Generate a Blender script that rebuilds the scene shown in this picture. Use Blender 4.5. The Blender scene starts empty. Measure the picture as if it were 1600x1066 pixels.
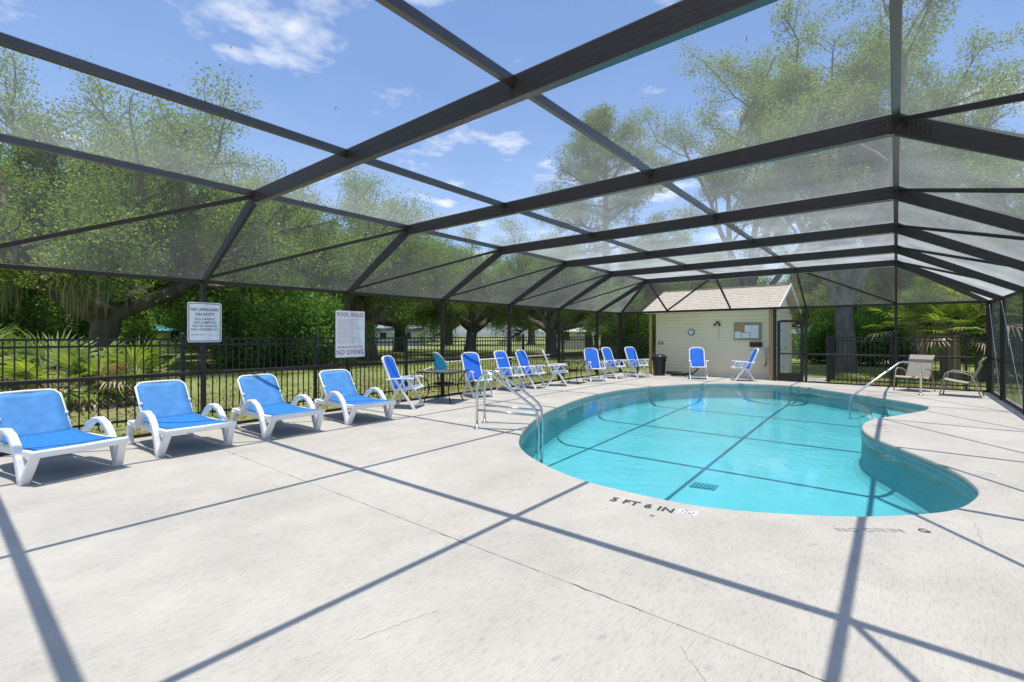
import bpy, math, random
import numpy as np
from mathutils import Vector, Matrix
R = math.radians
random.seed(7)
SC = bpy.context.scene
COL = SC.collection

# ------------------------------------------------------------------ camera, sky, sun, exposure
CAM_H = 1.53
cam_d = bpy.data.cameras.new('camera')
cam = bpy.data.objects.new('camera', cam_d); COL.objects.link(cam)
cam.location = (0, 0, CAM_H)
cam.rotation_euler = (R(90), 0, R(39))
cam_d.sensor_width = 36.0
cam_d.lens = 36.0 * 741 / 1600
cam_d.shift_y = -9.0 / 1600
cam_d.clip_start = 0.05
cam_d.clip_end = 2000
SC.camera = cam

SUN_DIR = Vector((-0.22, 0.27, -3.46)).normalized()      # the way the light travels
sun_el = math.asin(-SUN_DIR.z)
sun_az = math.atan2(-SUN_DIR.x, -SUN_DIR.y)               # clockwise from +Y
sl = bpy.data.lights.new('sun', 'SUN'); sl.energy = 5.0; sl.angle = R(0.55); sl.color = (1.0, 0.955, 0.88)
so = bpy.data.objects.new('sun', sl); COL.objects.link(so)
so.location = (0, 0, 60)
so.rotation_euler = SUN_DIR.to_track_quat('-Z', 'Y').to_euler()

world = bpy.data.worlds.new('World'); SC.world = world; world.use_nodes = True
nt = world.node_tree; N = nt.nodes; L = nt.links
for n in list(N): N.remove(n)
out = N.new('ShaderNodeOutputWorld'); bg = N.new('ShaderNodeBackground'); bg.inputs[1].default_value = 0.145
sky = N.new('ShaderNodeTexSky'); sky.sky_type = 'NISHITA'; sky.sun_disc = False
sky.sun_elevation = sun_el; sky.sun_rotation = sun_az; sky.air_density = 1.0; sky.dust_density = 1.3; sky.ozone_density = 2.0
# thin fair-weather clouds laid on a flat cloud deck overhead
tc = N.new('ShaderNodeTexCoord'); sep = N.new('ShaderNodeSeparateXYZ'); L.new(tc.outputs['Generated'], sep.inputs[0])
mz = N.new('ShaderNodeMath'); mz.operation = 'MAXIMUM'; mz.inputs[1].default_value = 0.06; L.new(sep.outputs['Z'], mz.inputs[0])
dx = N.new('ShaderNodeMath'); dx.operation = 'DIVIDE'; L.new(sep.outputs['X'], dx.inputs[0]); L.new(mz.outputs[0], dx.inputs[1])
dy = N.new('ShaderNodeMath'); dy.operation = 'DIVIDE'; L.new(sep.outputs['Y'], dy.inputs[0]); L.new(mz.outputs[0], dy.inputs[1])
cmb = N.new('ShaderNodeCombineXYZ'); L.new(dx.outputs[0], cmb.inputs[0]); L.new(dy.outputs[0], cmb.inputs[1]); cmb.inputs[2].default_value = 12.33
n1 = N.new('ShaderNodeTexNoise'); n1.inputs['Scale'].default_value = 2.3; n1.inputs['Detail'].default_value = 7; n1.inputs['Roughness'].default_value = 0.55
L.new(cmb.outputs[0], n1.inputs['Vector'])
cr = N.new('ShaderNodeValToRGB'); cr.color_ramp.elements[0].position = 0.57; cr.color_ramp.elements[1].position = 0.74
cr.color_ramp.elements[0].color = (0.0, 0.0, 0.0, 1); cr.color_ramp.elements[1].color = (0.95, 0.95, 0.95, 1)
L.new(n1.outputs['Fac'], cr.inputs[0])
mx = N.new('ShaderNodeMix'); mx.data_type = 'RGBA'
tint = N.new('ShaderNodeMix'); tint.data_type = 'RGBA'; tint.blend_type = 'MULTIPLY'; tint.inputs['Factor'].default_value = 1; tint.inputs['B'].default_value = (.96, 1.15, 1.38, 1)
L.new(sky.outputs[0], tint.inputs['A'])
L.new(cr.outputs['Color'], mx.inputs['Factor']); L.new(tint.outputs['Result'], mx.inputs['A']); mx.inputs['B'].default_value = (7.5, 7.7, 8.0, 1)
L.new(mx.outputs['Result'], bg.inputs[0]); L.new(bg.outputs[0], out.inputs[0])

vs = SC.view_settings
vs.view_transform = 'Standard'; vs.look = 'None'; vs.exposure = 0.0; vs.gamma = 1.0; vs.use_curve_mapping = False
SC.cycles.transparent_max_bounces = 40
SC.cycles.max_bounces = 10
SC.cycles.diffuse_bounces = 5
SC.cycles.caustics_reflective = False; SC.cycles.caustics_refractive = False

# ------------------------------------------------------------------ helpers
F = 741.0
def cam2world(right, fwd):
    return (right * .777 - fwd * .629, right * .629 + fwd * .777)
def at(u, t):
    """world x, y of the column u of the photograph at forward depth t"""
    return cam2world((u - 800) / F * t, t)
def gnd(u, v, z=0.0):
    t = (CAM_H - z) * F / (v - 524.0)
    return at(u, t)

class MB:
    def __init__(s): s.v = []; s.f = []; s.m = []; s.smooth = False
    def add(s, vs, fs, mi=0):
        b = len(s.v); s.v += [tuple(p) for p in vs]
        s.f += [tuple(i + b for i in f) for f in fs]; s.m += [mi] * len(fs)
        return s
    def box(s, c, d, M=None, mi=0):
        x, y, z = d[0] / 2, d[1] / 2, d[2] / 2
        vs = [Vector((i * x, j * y, k * z)) for i in (-1, 1) for j in (-1, 1) for k in (-1, 1)]
        c = Vector(c)
        vs = [((M @ p) if M else p) + c for p in vs]
        return s.add(vs, [(0, 1, 3, 2), (4, 6, 7, 5), (0, 4, 5, 1), (2, 3, 7, 6), (0, 2, 6, 4), (1, 5, 7, 3)], mi)
    def bar(s, p0, p1, w, h, up=(0, 0, 1), mi=0):
        p0 = Vector(p0); p1 = Vector(p1); d = (p1 - p0); ln = d.length; d.normalize()
        sd = d.cross(Vector(up))
        if sd.length < 1e-4: sd = Vector((1, 0, 0))
        sd.normalize(); u = sd.cross(d)
        M = Matrix((d, sd, u)).transposed()
        return s.box((p0 + p1) / 2, (ln, w, h), M, mi)
    def tube(s, pts, r, n=8, mi=0, caps=True):
        pts = [Vector(p) for p in pts]; rs = r if isinstance(r, (list, tuple)) else [r] * len(pts)
        vs = []; fs = []; prev = None
        for i, p in enumerate(pts):
            d = (pts[min(i + 1, len(pts) - 1)] - pts[max(i - 1, 0)])
            if d.length < 1e-9: d = Vector((0, 0, 1))
            d.normalize()
            if prev is None:
                a = d.cross(Vector((0, 0, 1)))
                if a.length < 1e-3: a = d.cross(Vector((1, 0, 0)))
            else:
                a = prev - d * prev.dot(d)
            a.normalize(); prev = a; b = d.cross(a)
            for k in range(n):
                an = 2 * math.pi * k / n
                vs.append(p + (a * math.cos(an) + b * math.sin(an)) * rs[i])
        for i in range(len(pts) - 1):
            for k in range(n):
                k2 = (k + 1) % n
                fs.append((i * n + k, i * n + k2, (i + 1) * n + k2, (i + 1) * n + k))
        if caps:
            fs.append(tuple(range(n - 1, -1, -1))); fs.append(tuple((len(pts) - 1) * n + k for k in range(n)))
        return s.add(vs, fs, mi)
    def strip(s, pts, side, w, th, mi=0):
        """rectangular section swept along pts; side = width direction, w width, th thickness"""
        pts = [Vector(p) for p in pts]; side = Vector(side).normalized(); vs = []; fs = []
        ths = th if isinstance(th, (list, tuple)) else [th] * len(pts)
        for i, p in enumerate(pts):
            d = (pts[min(i + 1, len(pts) - 1)] - pts[max(i - 1, 0)]).normalized()
            n = side.cross(d).normalized()
            a = side * w / 2; b = n * ths[i] / 2
            vs += [p - a - b, p + a - b, p + a + b, p - a + b]
        for i in range(len(pts) - 1):
            for k in range(4):
                k2 = (k + 1) % 4
                fs.append((i * 4 + k, i * 4 + k2, (i + 1) * 4 + k2, (i + 1) * 4 + k))
        m = (len(pts) - 1) * 4
        fs += [(3, 2, 1, 0), (m, m + 1, m + 2, m + 3)]
        return s.add(vs, fs, mi)
    def lathe(s, prof, n=20, c=(0, 0, 0), mi=0):
        vs = []; fs = []
        for (r, z) in prof:
            for k in range(n):
                an = 2 * math.pi * k / n
                vs.append((c[0] + r * math.cos(an), c[1] + r * math.sin(an), c[2] + z))
        for i in range(len(prof) - 1):
            for k in range(n):
                k2 = (k + 1) % n
                fs.append((i * n + k, i * n + k2, (i + 1) * n + k2, (i + 1) * n + k))
        fs.append(tuple(range(n - 1, -1, -1))); fs.append(tuple((len(prof) - 1) * n + k for k in range(n)))
        return s.add(vs, fs, mi)
    def prism(s, poly, z0, z1, mi=0):
        n = len(poly)
        vs = [(x, y, z0) for x, y in poly] + [(x, y, z1) for x, y in poly]
        fs = [tuple(range(n - 1, -1, -1)), tuple(range(n, 2 * n))] + [(i, (i + 1) % n, n + (i + 1) % n, n + i) for i in range(n)]
        return s.add(vs, fs, mi)
    def mesh(s, name, mats, smooth=False):
        me = bpy.data.meshes.new(name); me.from_pydata(s.v, [], s.f)
        for m in (mats if isinstance(mats, (list, tuple)) else [mats]): me.materials.append(m)
        if any(s.m): me.polygons.foreach_set('material_index', s.m)
        if smooth: me.polygons.foreach_set('use_smooth', [True] * len(s.f))
        me.update(); return me
    def build(s, name, mats, parent=None, smooth=False, bevel=0, seg=2, auto=False):
        o = bpy.data.objects.new(name, s.mesh(name, mats, smooth)); COL.objects.link(o)
        if parent is not None: o.parent = parent
        if bevel:
            b = o.modifiers.new('bevel', 'BEVEL'); b.width = bevel; b.segments = seg; b.limit_method = 'ANGLE'; b.angle_limit = R(40)
        if auto:
            o.data.polygons.foreach_set('use_smooth', [True] * len(o.data.polygons))
            o.data.set_sharp_from_angle(angle=R(40))
        return o

def np_mesh(name, verts, nper, mats):
    """mesh of separate polygons with nper corners each, from an (n*nper, 3) array"""
    me = bpy.data.meshes.new(name); n = len(verts) // nper
    me.vertices.add(len(verts)); me.vertices.foreach_set('co', np.asarray(verts, dtype=np.float32).ravel())
    me.loops.add(len(verts)); me.loops.foreach_set('vertex_index', np.arange(len(verts), dtype=np.int32))
    me.polygons.add(n); me.polygons.foreach_set('loop_start', np.arange(0, len(verts), nper, dtype=np.int32))
    me.polygons.foreach_set('loop_total', np.full(n, nper, dtype=np.int32))
    me.update(calc_edges=True)
    for m in mats: me.materials.append(m)
    return me
def link(name, me, parent=None):
    o = bpy.data.objects.new(name, me); COL.objects.link(o)
    if parent is not None: o.parent = parent
    return o
def tag(o, label=None, cat=None, group=None, kind=None):
    if label: o['label'] = label
    if cat: o['category'] = cat
    if group: o['group'] = group
    if kind: o['kind'] = kind
    return o
def empty(name, loc=(0, 0, 0), rz=0):
    o = bpy.data.objects.new(name, None); COL.objects.link(o); o.location = loc; o.rotation_euler = (0, 0, rz); return o
def copy_tree(o, parent=None):
    c = o.copy(); COL.objects.link(c); c.parent = parent
    for ch in list(o.children): copy_tree(ch, c)
    return c

# ------------------------------------------------------------------ materials
def mat(name, col, rough=0.6, metal=0.0, spec=0.5, noise=None, bump=None, trans=0.0):
    """Principled; noise=(scale, amount, stretch xyz) varies the colour, bump=(scale, strength, stretch)"""
    m = bpy.data.materials.new(name); m.use_nodes = True
    t = m.node_tree; b = t.nodes['Principled BSDF']
    b.inputs['Base Color'].default_value = (*col, 1); b.inputs['Roughness'].default_value = rough
    b.inputs['Metallic'].default_value = metal; b.inputs['Specular IOR Level'].default_value = spec
    tcn = t.nodes.new('ShaderNodeTexCoord')
    def nz(scale, st):
        mp = t.nodes.new('ShaderNodeMapping'); mp.inputs['Scale'].default_value = st
        t.links.new(tcn.outputs['Object'], mp.inputs[0])
        nn = t.nodes.new('ShaderNodeTexNoise'); nn.inputs['Scale'].default_value = scale; nn.inputs['Detail'].default_value = 6
        t.links.new(mp.outputs[0], nn.inputs['Vector']); return nn
    if noise:
        nn = nz(noise[0], noise[2] if len(noise) > 2 else (1, 1, 1))
        mr = t.nodes.new('ShaderNodeMapRange'); mr.inputs['From Min'].default_value = 0.25; mr.inputs['From Max'].default_value = 0.75
        mr.inputs['To Min'].default_value = 1 - noise[1]; mr.inputs['To Max'].default_value = 1 + noise[1]
        t.links.new(nn.outputs['Fac'], mr.inputs['Value'])
        mu = t.nodes.new('ShaderNodeMix'); mu.data_type = 'RGBA'; mu.blend_type = 'MULTIPLY'; mu.inputs['Factor'].default_value = 1
        mu.inputs['A'].default_value = (*col, 1); t.links.new(mr.outputs[0], mu.inputs['B']); t.links.new(mu.outputs['Result'], b.inputs['Base Color'])
    if bump:
        nn = nz(bump[0], bump[2] if len(bump) > 2 else (1, 1, 1))
        bp = t.nodes.new('ShaderNodeBump'); bp.inputs['Strength'].default_value = bump[1]; bp.inputs['Distance'].default_value = 0.02
        t.links.new(nn.outputs['Fac'], bp.inputs['Height']); t.links.new(bp.outputs[0], b.inputs['Normal'])
    return m

M_BRONZE = mat('dark_bronze_aluminium', (0.024, 0.0185, 0.0145), 0.5, 0.0, 0.35, noise=(9, .35, (1, 1, 6)), bump=(22, .12, (.3, .3, 5)))
M_BRONZE2 = mat('satin_bronze_aluminium', (0.032, 0.027, 0.023), 0.24, 0.0, 0.8, noise=(9, .3))
M_FENCE = mat('black_aluminium', (0.012, 0.012, 0.013), 0.45)
M_WHITE = mat('white_resin', (0.80, 0.80, 0.79), 0.38, noise=(7, .05))
M_BLUE = mat('blue_sling', (0.010, 0.135, 0.60), 0.75, noise=(60, .10))
M_BLUEL = mat('light_blue_sling', (0.014, 0.17, 0.48), 0.8, noise=(14, .14))
M_BLUEB = mat('pale_blue_sling', (0.065, 0.24, 0.52), 0.8, noise=(9, .16))  # paler blue for the lounger backs
M_STEEL = mat('stainless_steel', (0.62, 0.62, 0.60), 0.16, 1.0)
M_TAN = mat('tan_sling', (0.36, 0.31, 0.25), 0.8, noise=(40, .10))
M_TANF = mat('tan_frame', (0.30, 0.25, 0.19), 0.45, noise=(12, .1))
M_BLACK = mat('black_plastic', (0.012, 0.012, 0.013), 0.4, noise=(10, .3))
M_WOOD = mat('cedar_post', (0.36, 0.20, 0.085), 0.7, noise=(7, .25, (6, 6, .6)))
M_PAPER = mat('paper', (0.78, 0.79, 0.80), 0.8)
M_INK = mat('black_ink', (0.02, 0.02, 0.022), 0.7)
M_RED = mat('red_ink', (0.42, 0.035, 0.05), 0.6)
M_PINK = mat('faded_red_ink', (0.62, 0.38, 0.38), 0.7)
M_SIGN = mat('sign_white', (0.74, 0.76, 0.78), 0.45, noise=(5, .04))
M_CORK = mat('cork', (0.42, 0.29, 0.14), 0.9, noise=(60, .25))
M_YELLOW = mat('yellow_pole', (0.70, 0.48, 0.06), 0.45)
M_AQUA = mat('aqua_net', (0.03, 0.42, 0.66), 0.8)
M_SIDING = mat('vinyl_siding', (0.88, 0.775, 0.53), 0.6, noise=(3, .05), bump=(30, .08, (.3, 1, 6)))
M_TRIMW = mat('white_trim', (0.72, 0.72, 0.70), 0.5, noise=(6, .06))
M_BARK = mat('bark', (0.125, 0.105, 0.085), 0.95, noise=(3.5, .55, (1, 1, .35)), bump=(9, 1.0, (1, 1, .3)))
M_PINEBARK = mat('pale_bark', (0.19, 0.165, 0.14), 0.95, noise=(3.5, .4, (1, 1, .35)), bump=(9, 1.0, (1, 1, .3)))
M_GLASS_T = mat('table_glass', (0.16, 0.17, 0.16), 0.12, 0.0, 0.6)
M_TILE = mat('waterline_tile', (0.22, 0.36, 0.36), 0.35, noise=(8, .25), bump=(16, .2))

def leaf_mat(name, c0, c1, tr=0.35):
    m = bpy.data.materials.new(name); m.use_nodes = True; t = m.node_tree
    for n in list(t.nodes): t.nodes.remove(n)
    o = t.nodes.new('ShaderNodeOutputMaterial'); geo = t.nodes.new('ShaderNodeNewGeometry')
    ramp = t.nodes.new('ShaderNodeValToRGB'); ramp.color_ramp.elements[0].color = (*c0, 1); ramp.color_ramp.elements[1].color = (*c1, 1)
    t.links.new(geo.outputs['Random Per Island'], ramp.inputs[0])
    d = t.nodes.new('ShaderNodeBsdfDiffuse'); tl = t.nodes.new('ShaderNodeBsdfTranslucent'); gl = t.nodes.new('ShaderNodeBsdfGlossy')
    gl.inputs['Roughness'].default_value = .45; gl.inputs['Color'].default_value = (.9, .95, .9, 1)
    t.links.new(ramp.outputs[0], d.inputs[0])
    br = t.nodes.new('ShaderNodeMix'); br.data_type = 'RGBA'; br.blend_type = 'MULTIPLY'; br.inputs['Factor'].default_value = 1
    br.inputs['B'].default_value = (1.5, 1.45, .7, 1); t.links.new(ramp.outputs[0], br.inputs['A']); t.links.new(br.outputs['Result'], tl.inputs[0])
    m1 = t.nodes.new('ShaderNodeMixShader'); m1.inputs[0].default_value = tr; t.links.new(d.outputs[0], m1.inputs[1]); t.links.new(tl.outputs[0], m1.inputs[2])
    m2 = t.nodes.new('ShaderNodeMixShader'); m2.inputs[0].default_value = .02; t.links.new(m1.outputs[0], m2.inputs[1]); t.links.new(gl.outputs[0], m2.inputs[2])
    t.links.new(m2.outputs[0], o.inputs[0]); return m
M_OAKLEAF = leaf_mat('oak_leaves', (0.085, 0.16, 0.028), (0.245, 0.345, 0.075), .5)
M_DARKLEAF = leaf_mat('shrub_leaves', (0.08, 0.18, 0.035), (0.20, 0.34, 0.075), .5)
M_PALELEAF = leaf_mat('pale_leaves', (0.13, 0.20, 0.06), (0.27, 0.34, 0.12), .5)
M_PINELEAF = leaf_mat('pine_needles', (0.09, 0.15, 0.025), (0.20, 0.27, 0.06), .4)
M_FARLEAF = leaf_mat('brightened_far_oak_leaves', (0.14, 0.20, 0.05), (0.30, 0.37, 0.11), .5)  # oak leaf colour brightened so the shaded far trees read lighter
M_MOSS = leaf_mat('spanish_moss', (0.17, 0.175, 0.11), (0.30, 0.30, 0.20), .45)
M_PALM = leaf_mat('palm_fronds', (0.13, 0.22, 0.035), (0.33, 0.40, 0.09), .4)
M_DEAD = leaf_mat('dry_fronds', (0.28, 0.20, 0.12), (0.52, 0.43, 0.31), .2)
M_GRASSB = leaf_mat('grass_blades', (0.15, 0.20, 0.045), (0.34, 0.36, 0.12), .4)
M_LITTER = leaf_mat('leaf_litter', (0.16, 0.10, 0.05), (0.40, 0.30, 0.17), .1)

# concrete deck: broom streaks along Y, stains, hairline wear
def deck_mat():
    m = bpy.data.materials.new('broomed_concrete'); m.use_nodes = True; t = m.node_tree; b = t.nodes['Principled BSDF']
    tcn = t.nodes.new('ShaderNodeTexCoord')
    def nz(scale, st, det=6, rot=0):
        mp = t.nodes.new('ShaderNodeMapping'); mp.inputs['Scale'].default_value = st; mp.inputs['Rotation'].default_value = (0, 0, rot)
        t.links.new(tcn.outputs['Object'], mp.inputs[0])
        n = t.nodes.new('ShaderNodeTexNoise'); n.inputs['Scale'].default_value = scale; n.inputs['Detail'].default_value = det; n.inputs['Roughness'].default_value = .62
        t.links.new(mp.outputs[0], n.inputs['Vector']); return n.outputs['Fac']
    def rng(s, a, b_, lo, hi):
        r = t.nodes.new('ShaderNodeMapRange'); r.inputs[1].default_value = a; r.inputs[2].default_value = b_; r.inputs[3].default_value = lo; r.inputs[4].default_value = hi
        t.links.new(s, r.inputs[0]); return r.outputs[0]
    def mul(a, b_):
        n = t.nodes.new('ShaderNodeMath'); n.operation = 'MULTIPLY'; t.links.new(a, n.inputs[0]); t.links.new(b_, n.inputs[1]); return n.outputs[0]
    big = rng(nz(.55, (1, 1, 1)), .3, .7, .86, 1.08)
    mid = rng(nz(3.2, (1, .6, 1)), .3, .7, .92, 1.06)
    streak = rng(nz(75, (1, .16, 1), 5, R(3)), .30, .52, .82, 1.02)
    fine = rng(nz(190, (1, .55, 1), 4), .3, .7, .84, 1.10)
    pits = rng(nz(46, (1, .3, 1), 4), .27, .35, .66, 1.0)
    v = mul(mul(mul(big, mid), mul(streak, fine)), pits)
    mu = t.nodes.new('ShaderNodeMix'); mu.data_type = 'RGBA'; mu.blend_type = 'MULTIPLY'; mu.inputs['Factor'].default_value = 1
    mu.inputs['A'].default_value = (0.458, 0.428, 0.372, 1); t.links.new(v, mu.inputs['B']); t.links.new(mu.outputs['Result'], b.inputs['Base Color'])
    b.inputs['Roughness'].default_value = .85; b.inputs['Specular IOR Level'].default_value = .25
    bp = t.nodes.new('ShaderNodeBump'); bp.inputs['Strength'].default_value = .35; bp.inputs['Distance'].default_value = .006
    t.links.new(mul(streak, fine), bp.inputs['Height']); t.links.new(bp.outputs[0], b.inputs['Normal'])
    return m
M_DECK = deck_mat()

def screen_mat(name='sunlit_roof_screen', dif=.16, trl=.93, op=.976):
    """insect screen: thread coverage grows as the mesh is seen more edge-on"""
    m = bpy.data.materials.new(name); m.use_nodes = True; t = m.node_tree
    for n in list(t.nodes): t.nodes.remove(n)
    o = t.nodes.new('ShaderNodeOutputMaterial'); lw = t.nodes.new('ShaderNodeLayerWeight'); lw.inputs[0].default_value = .5
    def mth(op, a=None, b=None, av=0, bv=0):
        n = t.nodes.new('ShaderNodeMath'); n.operation = op
        n.inputs[0].default_value = av; n.inputs[1].default_value = bv
        if a is not None: t.links.new(a, n.inputs[0])
        if b is not None: t.links.new(b, n.inputs[1])
        return n.outputs[0]
    cosv = mth('MAXIMUM', mth('SUBTRACT', None, lw.outputs['Facing'], av=1.0), None, bv=.07)
    open_ = mth('POWER', None, mth('POWER', mth('DIVIDE', None, cosv, av=1.0), None, bv=1.65), av=op)
    cov = mth('SUBTRACT', None, open_, av=1.0)
    tcn = t.nodes.new('ShaderNodeTexCoord'); nn = t.nodes.new('ShaderNodeTexNoise'); nn.inputs['Scale'].default_value = 1.3; nn.inputs['Detail'].default_value = 5
    t.links.new(tcn.outputs['Object'], nn.inputs['Vector'])
    mr = t.nodes.new('ShaderNodeMapRange'); mr.inputs[1].default_value = .3; mr.inputs[2].default_value = .7; mr.inputs[3].default_value = .75; mr.inputs[4].default_value = 1.25
    t.links.new(nn.outputs[0], mr.inputs[0]); cov = mth('MULTIPLY', cov, mr.outputs[0]); cov = mth('MINIMUM', cov, None, bv=.9)
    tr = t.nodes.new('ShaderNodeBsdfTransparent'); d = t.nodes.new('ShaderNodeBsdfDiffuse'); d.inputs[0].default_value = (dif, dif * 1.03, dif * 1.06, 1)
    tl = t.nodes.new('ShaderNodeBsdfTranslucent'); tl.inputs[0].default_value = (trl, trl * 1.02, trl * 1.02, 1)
    a = t.nodes.new('ShaderNodeMixShader'); a.inputs[0].default_value = .5; t.links.new(d.outputs[0], a.inputs[1]); t.links.new(tl.outputs[0], a.inputs[2])
    mxs = t.nodes.new('ShaderNodeMixShader'); t.links.new(cov, mxs.inputs[0]); t.links.new(tr.outputs[0], mxs.inputs[1]); t.links.new(a.outputs[0], mxs.inputs[2])
    t.links.new(mxs.outputs[0], o.inputs[0]); return m
M_SCREEN = screen_mat(); M_WSCREEN = screen_mat('shaded_wall_screen', .05, .16, .968)  # one mesh, two tones: sun haze put into roof colour, shade into walls

def water_mat():
    m = bpy.data.materials.new('pool_water'); m.use_nodes = True; t = m.node_tree
    for n in list(t.nodes): t.nodes.remove(n)
    o = t.nodes.new('ShaderNodeOutputMaterial'); fr = t.nodes.new('ShaderNodeFresnel'); fr.inputs[0].default_value = 1.33
    tr = t.nodes.new('ShaderNodeBsdfTransparent'); tr.inputs[0].default_value = (.62, .97, .985, 1)
    gl = t.nodes.new('ShaderNodeBsdfGlossy'); gl.inputs['Roughness'].default_value = .015; gl.inputs['Color'].default_value = (1, 1, 1, 1)
    tcn = t.nodes.new('ShaderNodeTexCoord')
    n1 = t.nodes.new('ShaderNodeTexNoise'); n1.inputs['Scale'].default_value = 7; n1.inputs['Detail'].default_value = 4
    n2 = t.nodes.new('ShaderNodeTexNoise'); n2.inputs['Scale'].default_value = .5; n2.inputs['Detail'].default_value = 2
    t.links.new(tcn.outputs['Object'], n1.inputs['Vector']); t.links.new(tcn.outputs['Object'], n2.inputs['Vector'])
    r = t.nodes.new('ShaderNodeMapRange'); r.inputs[1].default_value = .42; r.inputs[2].default_value = .66; r.inputs[3].default_value = .12; r.inputs[4].default_value = 1
    t.links.new(n2.outputs[0], r.inputs[0])
    mu = t.nodes.new('ShaderNodeMath'); mu.operation = 'MULTIPLY'; t.links.new(n1.outputs[0], mu.inputs[0]); t.links.new(r.outputs[0], mu.inputs[1])
    bp = t.nodes.new('ShaderNodeBump'); bp.inputs['Strength'].default_value = .6; bp.inputs['Distance'].default_value = .03
    t.links.new(mu.outputs[0], bp.inputs['Height']); t.links.new(bp.outputs[0], gl.inputs['Normal']); t.links.new(bp.outputs[0], fr.inputs['Normal'])
    mxs = t.nodes.new('ShaderNodeMixShader'); t.links.new(fr.outputs[0], mxs.inputs[0]); t.links.new(tr.outputs[0], mxs.inputs[1]); t.links.new(gl.outputs[0], mxs.inputs[2])
    t.links.new(mxs.outputs[0], o.inputs[0]); return m
M_WATER = water_mat()
M_POOL = mat('pool_plaster', (0.25, 0.51, 0.575), 0.7, noise=(1.6, .07), bump=(5, .1))

def ground_mat():
    m = bpy.data.materials.new('lawn'); m.use_nodes = True; t = m.node_tree; b = t.nodes['Principled BSDF']
    tcn = t.nodes.new('ShaderNodeTexCoord')
    def nz(s, d=6):
        n = t.nodes.new('ShaderNodeTexNoise'); n.inputs['Scale'].default_value = s; n.inputs['Detail'].default_value = d; n.inputs['Roughness'].default_value = .6
        t.links.new(tcn.outputs['Object'], n.inputs['Vector']); return n.outputs['Fac']
    r = t.nodes.new('ShaderNodeValToRGB'); r.color_ramp.elements[0].position = .36; r.color_ramp.elements[1].position = .66
    r.color_ramp.elements[0].color = (0.29, 0.27, 0.135, 1); r.color_ramp.elements[1].color = (0.22, 0.27, 0.075, 1)
    e = r.color_ramp.elements.new(.5); e.color = (0.26, 0.30, 0.095, 1)
    t.links.new(nz(.45), r.inputs[0])
    f = t.nodes.new('ShaderNodeMapRange'); f.inputs[1].default_value = .25; f.inputs[2].default_value = .75; f.inputs[3].default_value = .6; f.inputs[4].default_value = 1.35
    t.links.new(nz(14, 8), f.inputs[0])
    mu = t.nodes.new('ShaderNodeMix'); mu.data_type = 'RGBA'; mu.blend_type = 'MULTIPLY'; mu.inputs['Factor'].default_value = 1
    t.links.new(r.outputs[0], mu.inputs['A']); t.links.new(f.outputs[0], mu.inputs['B']); t.links.new(mu.outputs['Result'], b.inputs['Base Color'])
    b.inputs['Roughness'].default_value = .95; b.inputs['Specular IOR Level'].default_value = .1
    bp = t.nodes.new('ShaderNodeBump'); bp.inputs['Strength'].default_value = .8; bp.inputs['Distance'].default_value = .05
    t.links.new(nz(30, 6), bp.inputs['Height']); t.links.new(bp.outputs[0], b.inputs['Normal'])
    return m
M_GROUND = ground_mat()

# ------------------------------------------------------------------ pool outline
PIX = [(811, 687), (822, 668), (850, 645), (907, 622), (955, 611), (1010, 604), (1100, 599), (1165, 599.5), (1225, 601.5), (1275, 607), (1325, 614), (1400, 625), (1440, 632),
       (1451, 636.5), (1440, 642), (1390, 650.5), (1358, 656), (1346, 665), (1352, 676), (1372, 687), (1425, 707), (1490, 735), (1522, 758), (1527, 773), (1500, 792), (1450, 801),
       (1350, 806), (1250, 803), (1150, 796.5), (1080, 788), (1010, 774), (907, 749), (845, 722), (817, 703)]
ctrl = [Vector(gnd(u, v)) for u, v in PIX]
def catmull(P, k):
    o = []; n = len(P)
    for i in range(n):
        p0, p1, p2, p3 = P[i - 1], P[i], P[(i + 1) % n], P[(i + 2) % n]
        for j in range(k):
            s = j / k
            o.append(.5 * ((2 * p1) + (p2 - p0) * s + (2 * p0 - 5 * p1 + 4 * p2 - p3) * s * s + (3 * p1 - p0 - 3 * p2 + p3) * s ** 3))
    return o
OUT = catmull(ctrl, 5)
for _ in range(3): OUT = [(OUT[i - 1] + OUT[i] * 2 + OUT[(i + 1) % len(OUT)]) / 4 for i in range(len(OUT))]
area = sum(OUT[i - 1].x * OUT[i].y - OUT[i].x * OUT[i - 1].y for i in range(len(OUT)))
if area < 0: OUT.reverse()
NO = len(OUT)
def offset(P, d):
    n = len(P); o = []
    for i in range(n):
        tg = (P[(i + 1) % n] - P[i - 1]).normalized()
        o.append(P[i] + Vector((-tg.y, tg.x)) * d)      # inward for a counter-clockwise loop
    return o

# ------------------------------------------------------------------ ground with the pit for the pool, deck, pool
from mathutils.geometry import delaunay_2d_cdt
def ring_fill(outer, inner, z):
    vs = [Vector(p) for p in outer] + [Vector(p) for p in inner]
    no, ni = len(outer), len(inner)
    ed = [(i, (i + 1) % no) for i in range(no)] + [(no + i, no + (i + 1) % ni) for i in range(ni)]
    v2, e2, f2, *_ = delaunay_2d_cdt(vs, ed, [], 0, 1e-6)
    def inside(p):
        c = False
        for i in range(ni):
            a, b = inner[i - 1], inner[i]
            if (a.y > p.y) != (b.y > p.y) and p.x < (b.x - a.x) * (p.y - a.y) / (b.y - a.y) + a.x: c = not c
        return c
    def inout(p):
        c = False
        for i in range(no):
            a, b = outer[i - 1], outer[i]
            if (a.y > p.y) != (b.y > p.y) and p.x < (b.x - a.x) * (p.y - a.y) / (b.y - a.y) + a.x: c = not c
        return c
    fs = []
    for f in f2:
        c = sum((v2[i] for i in f), Vector((0, 0))) / len(f)
        if not inside(c) and inout(c): fs.append(tuple(f))
    return [(p.x, p.y, z) for p in v2], fs

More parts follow.
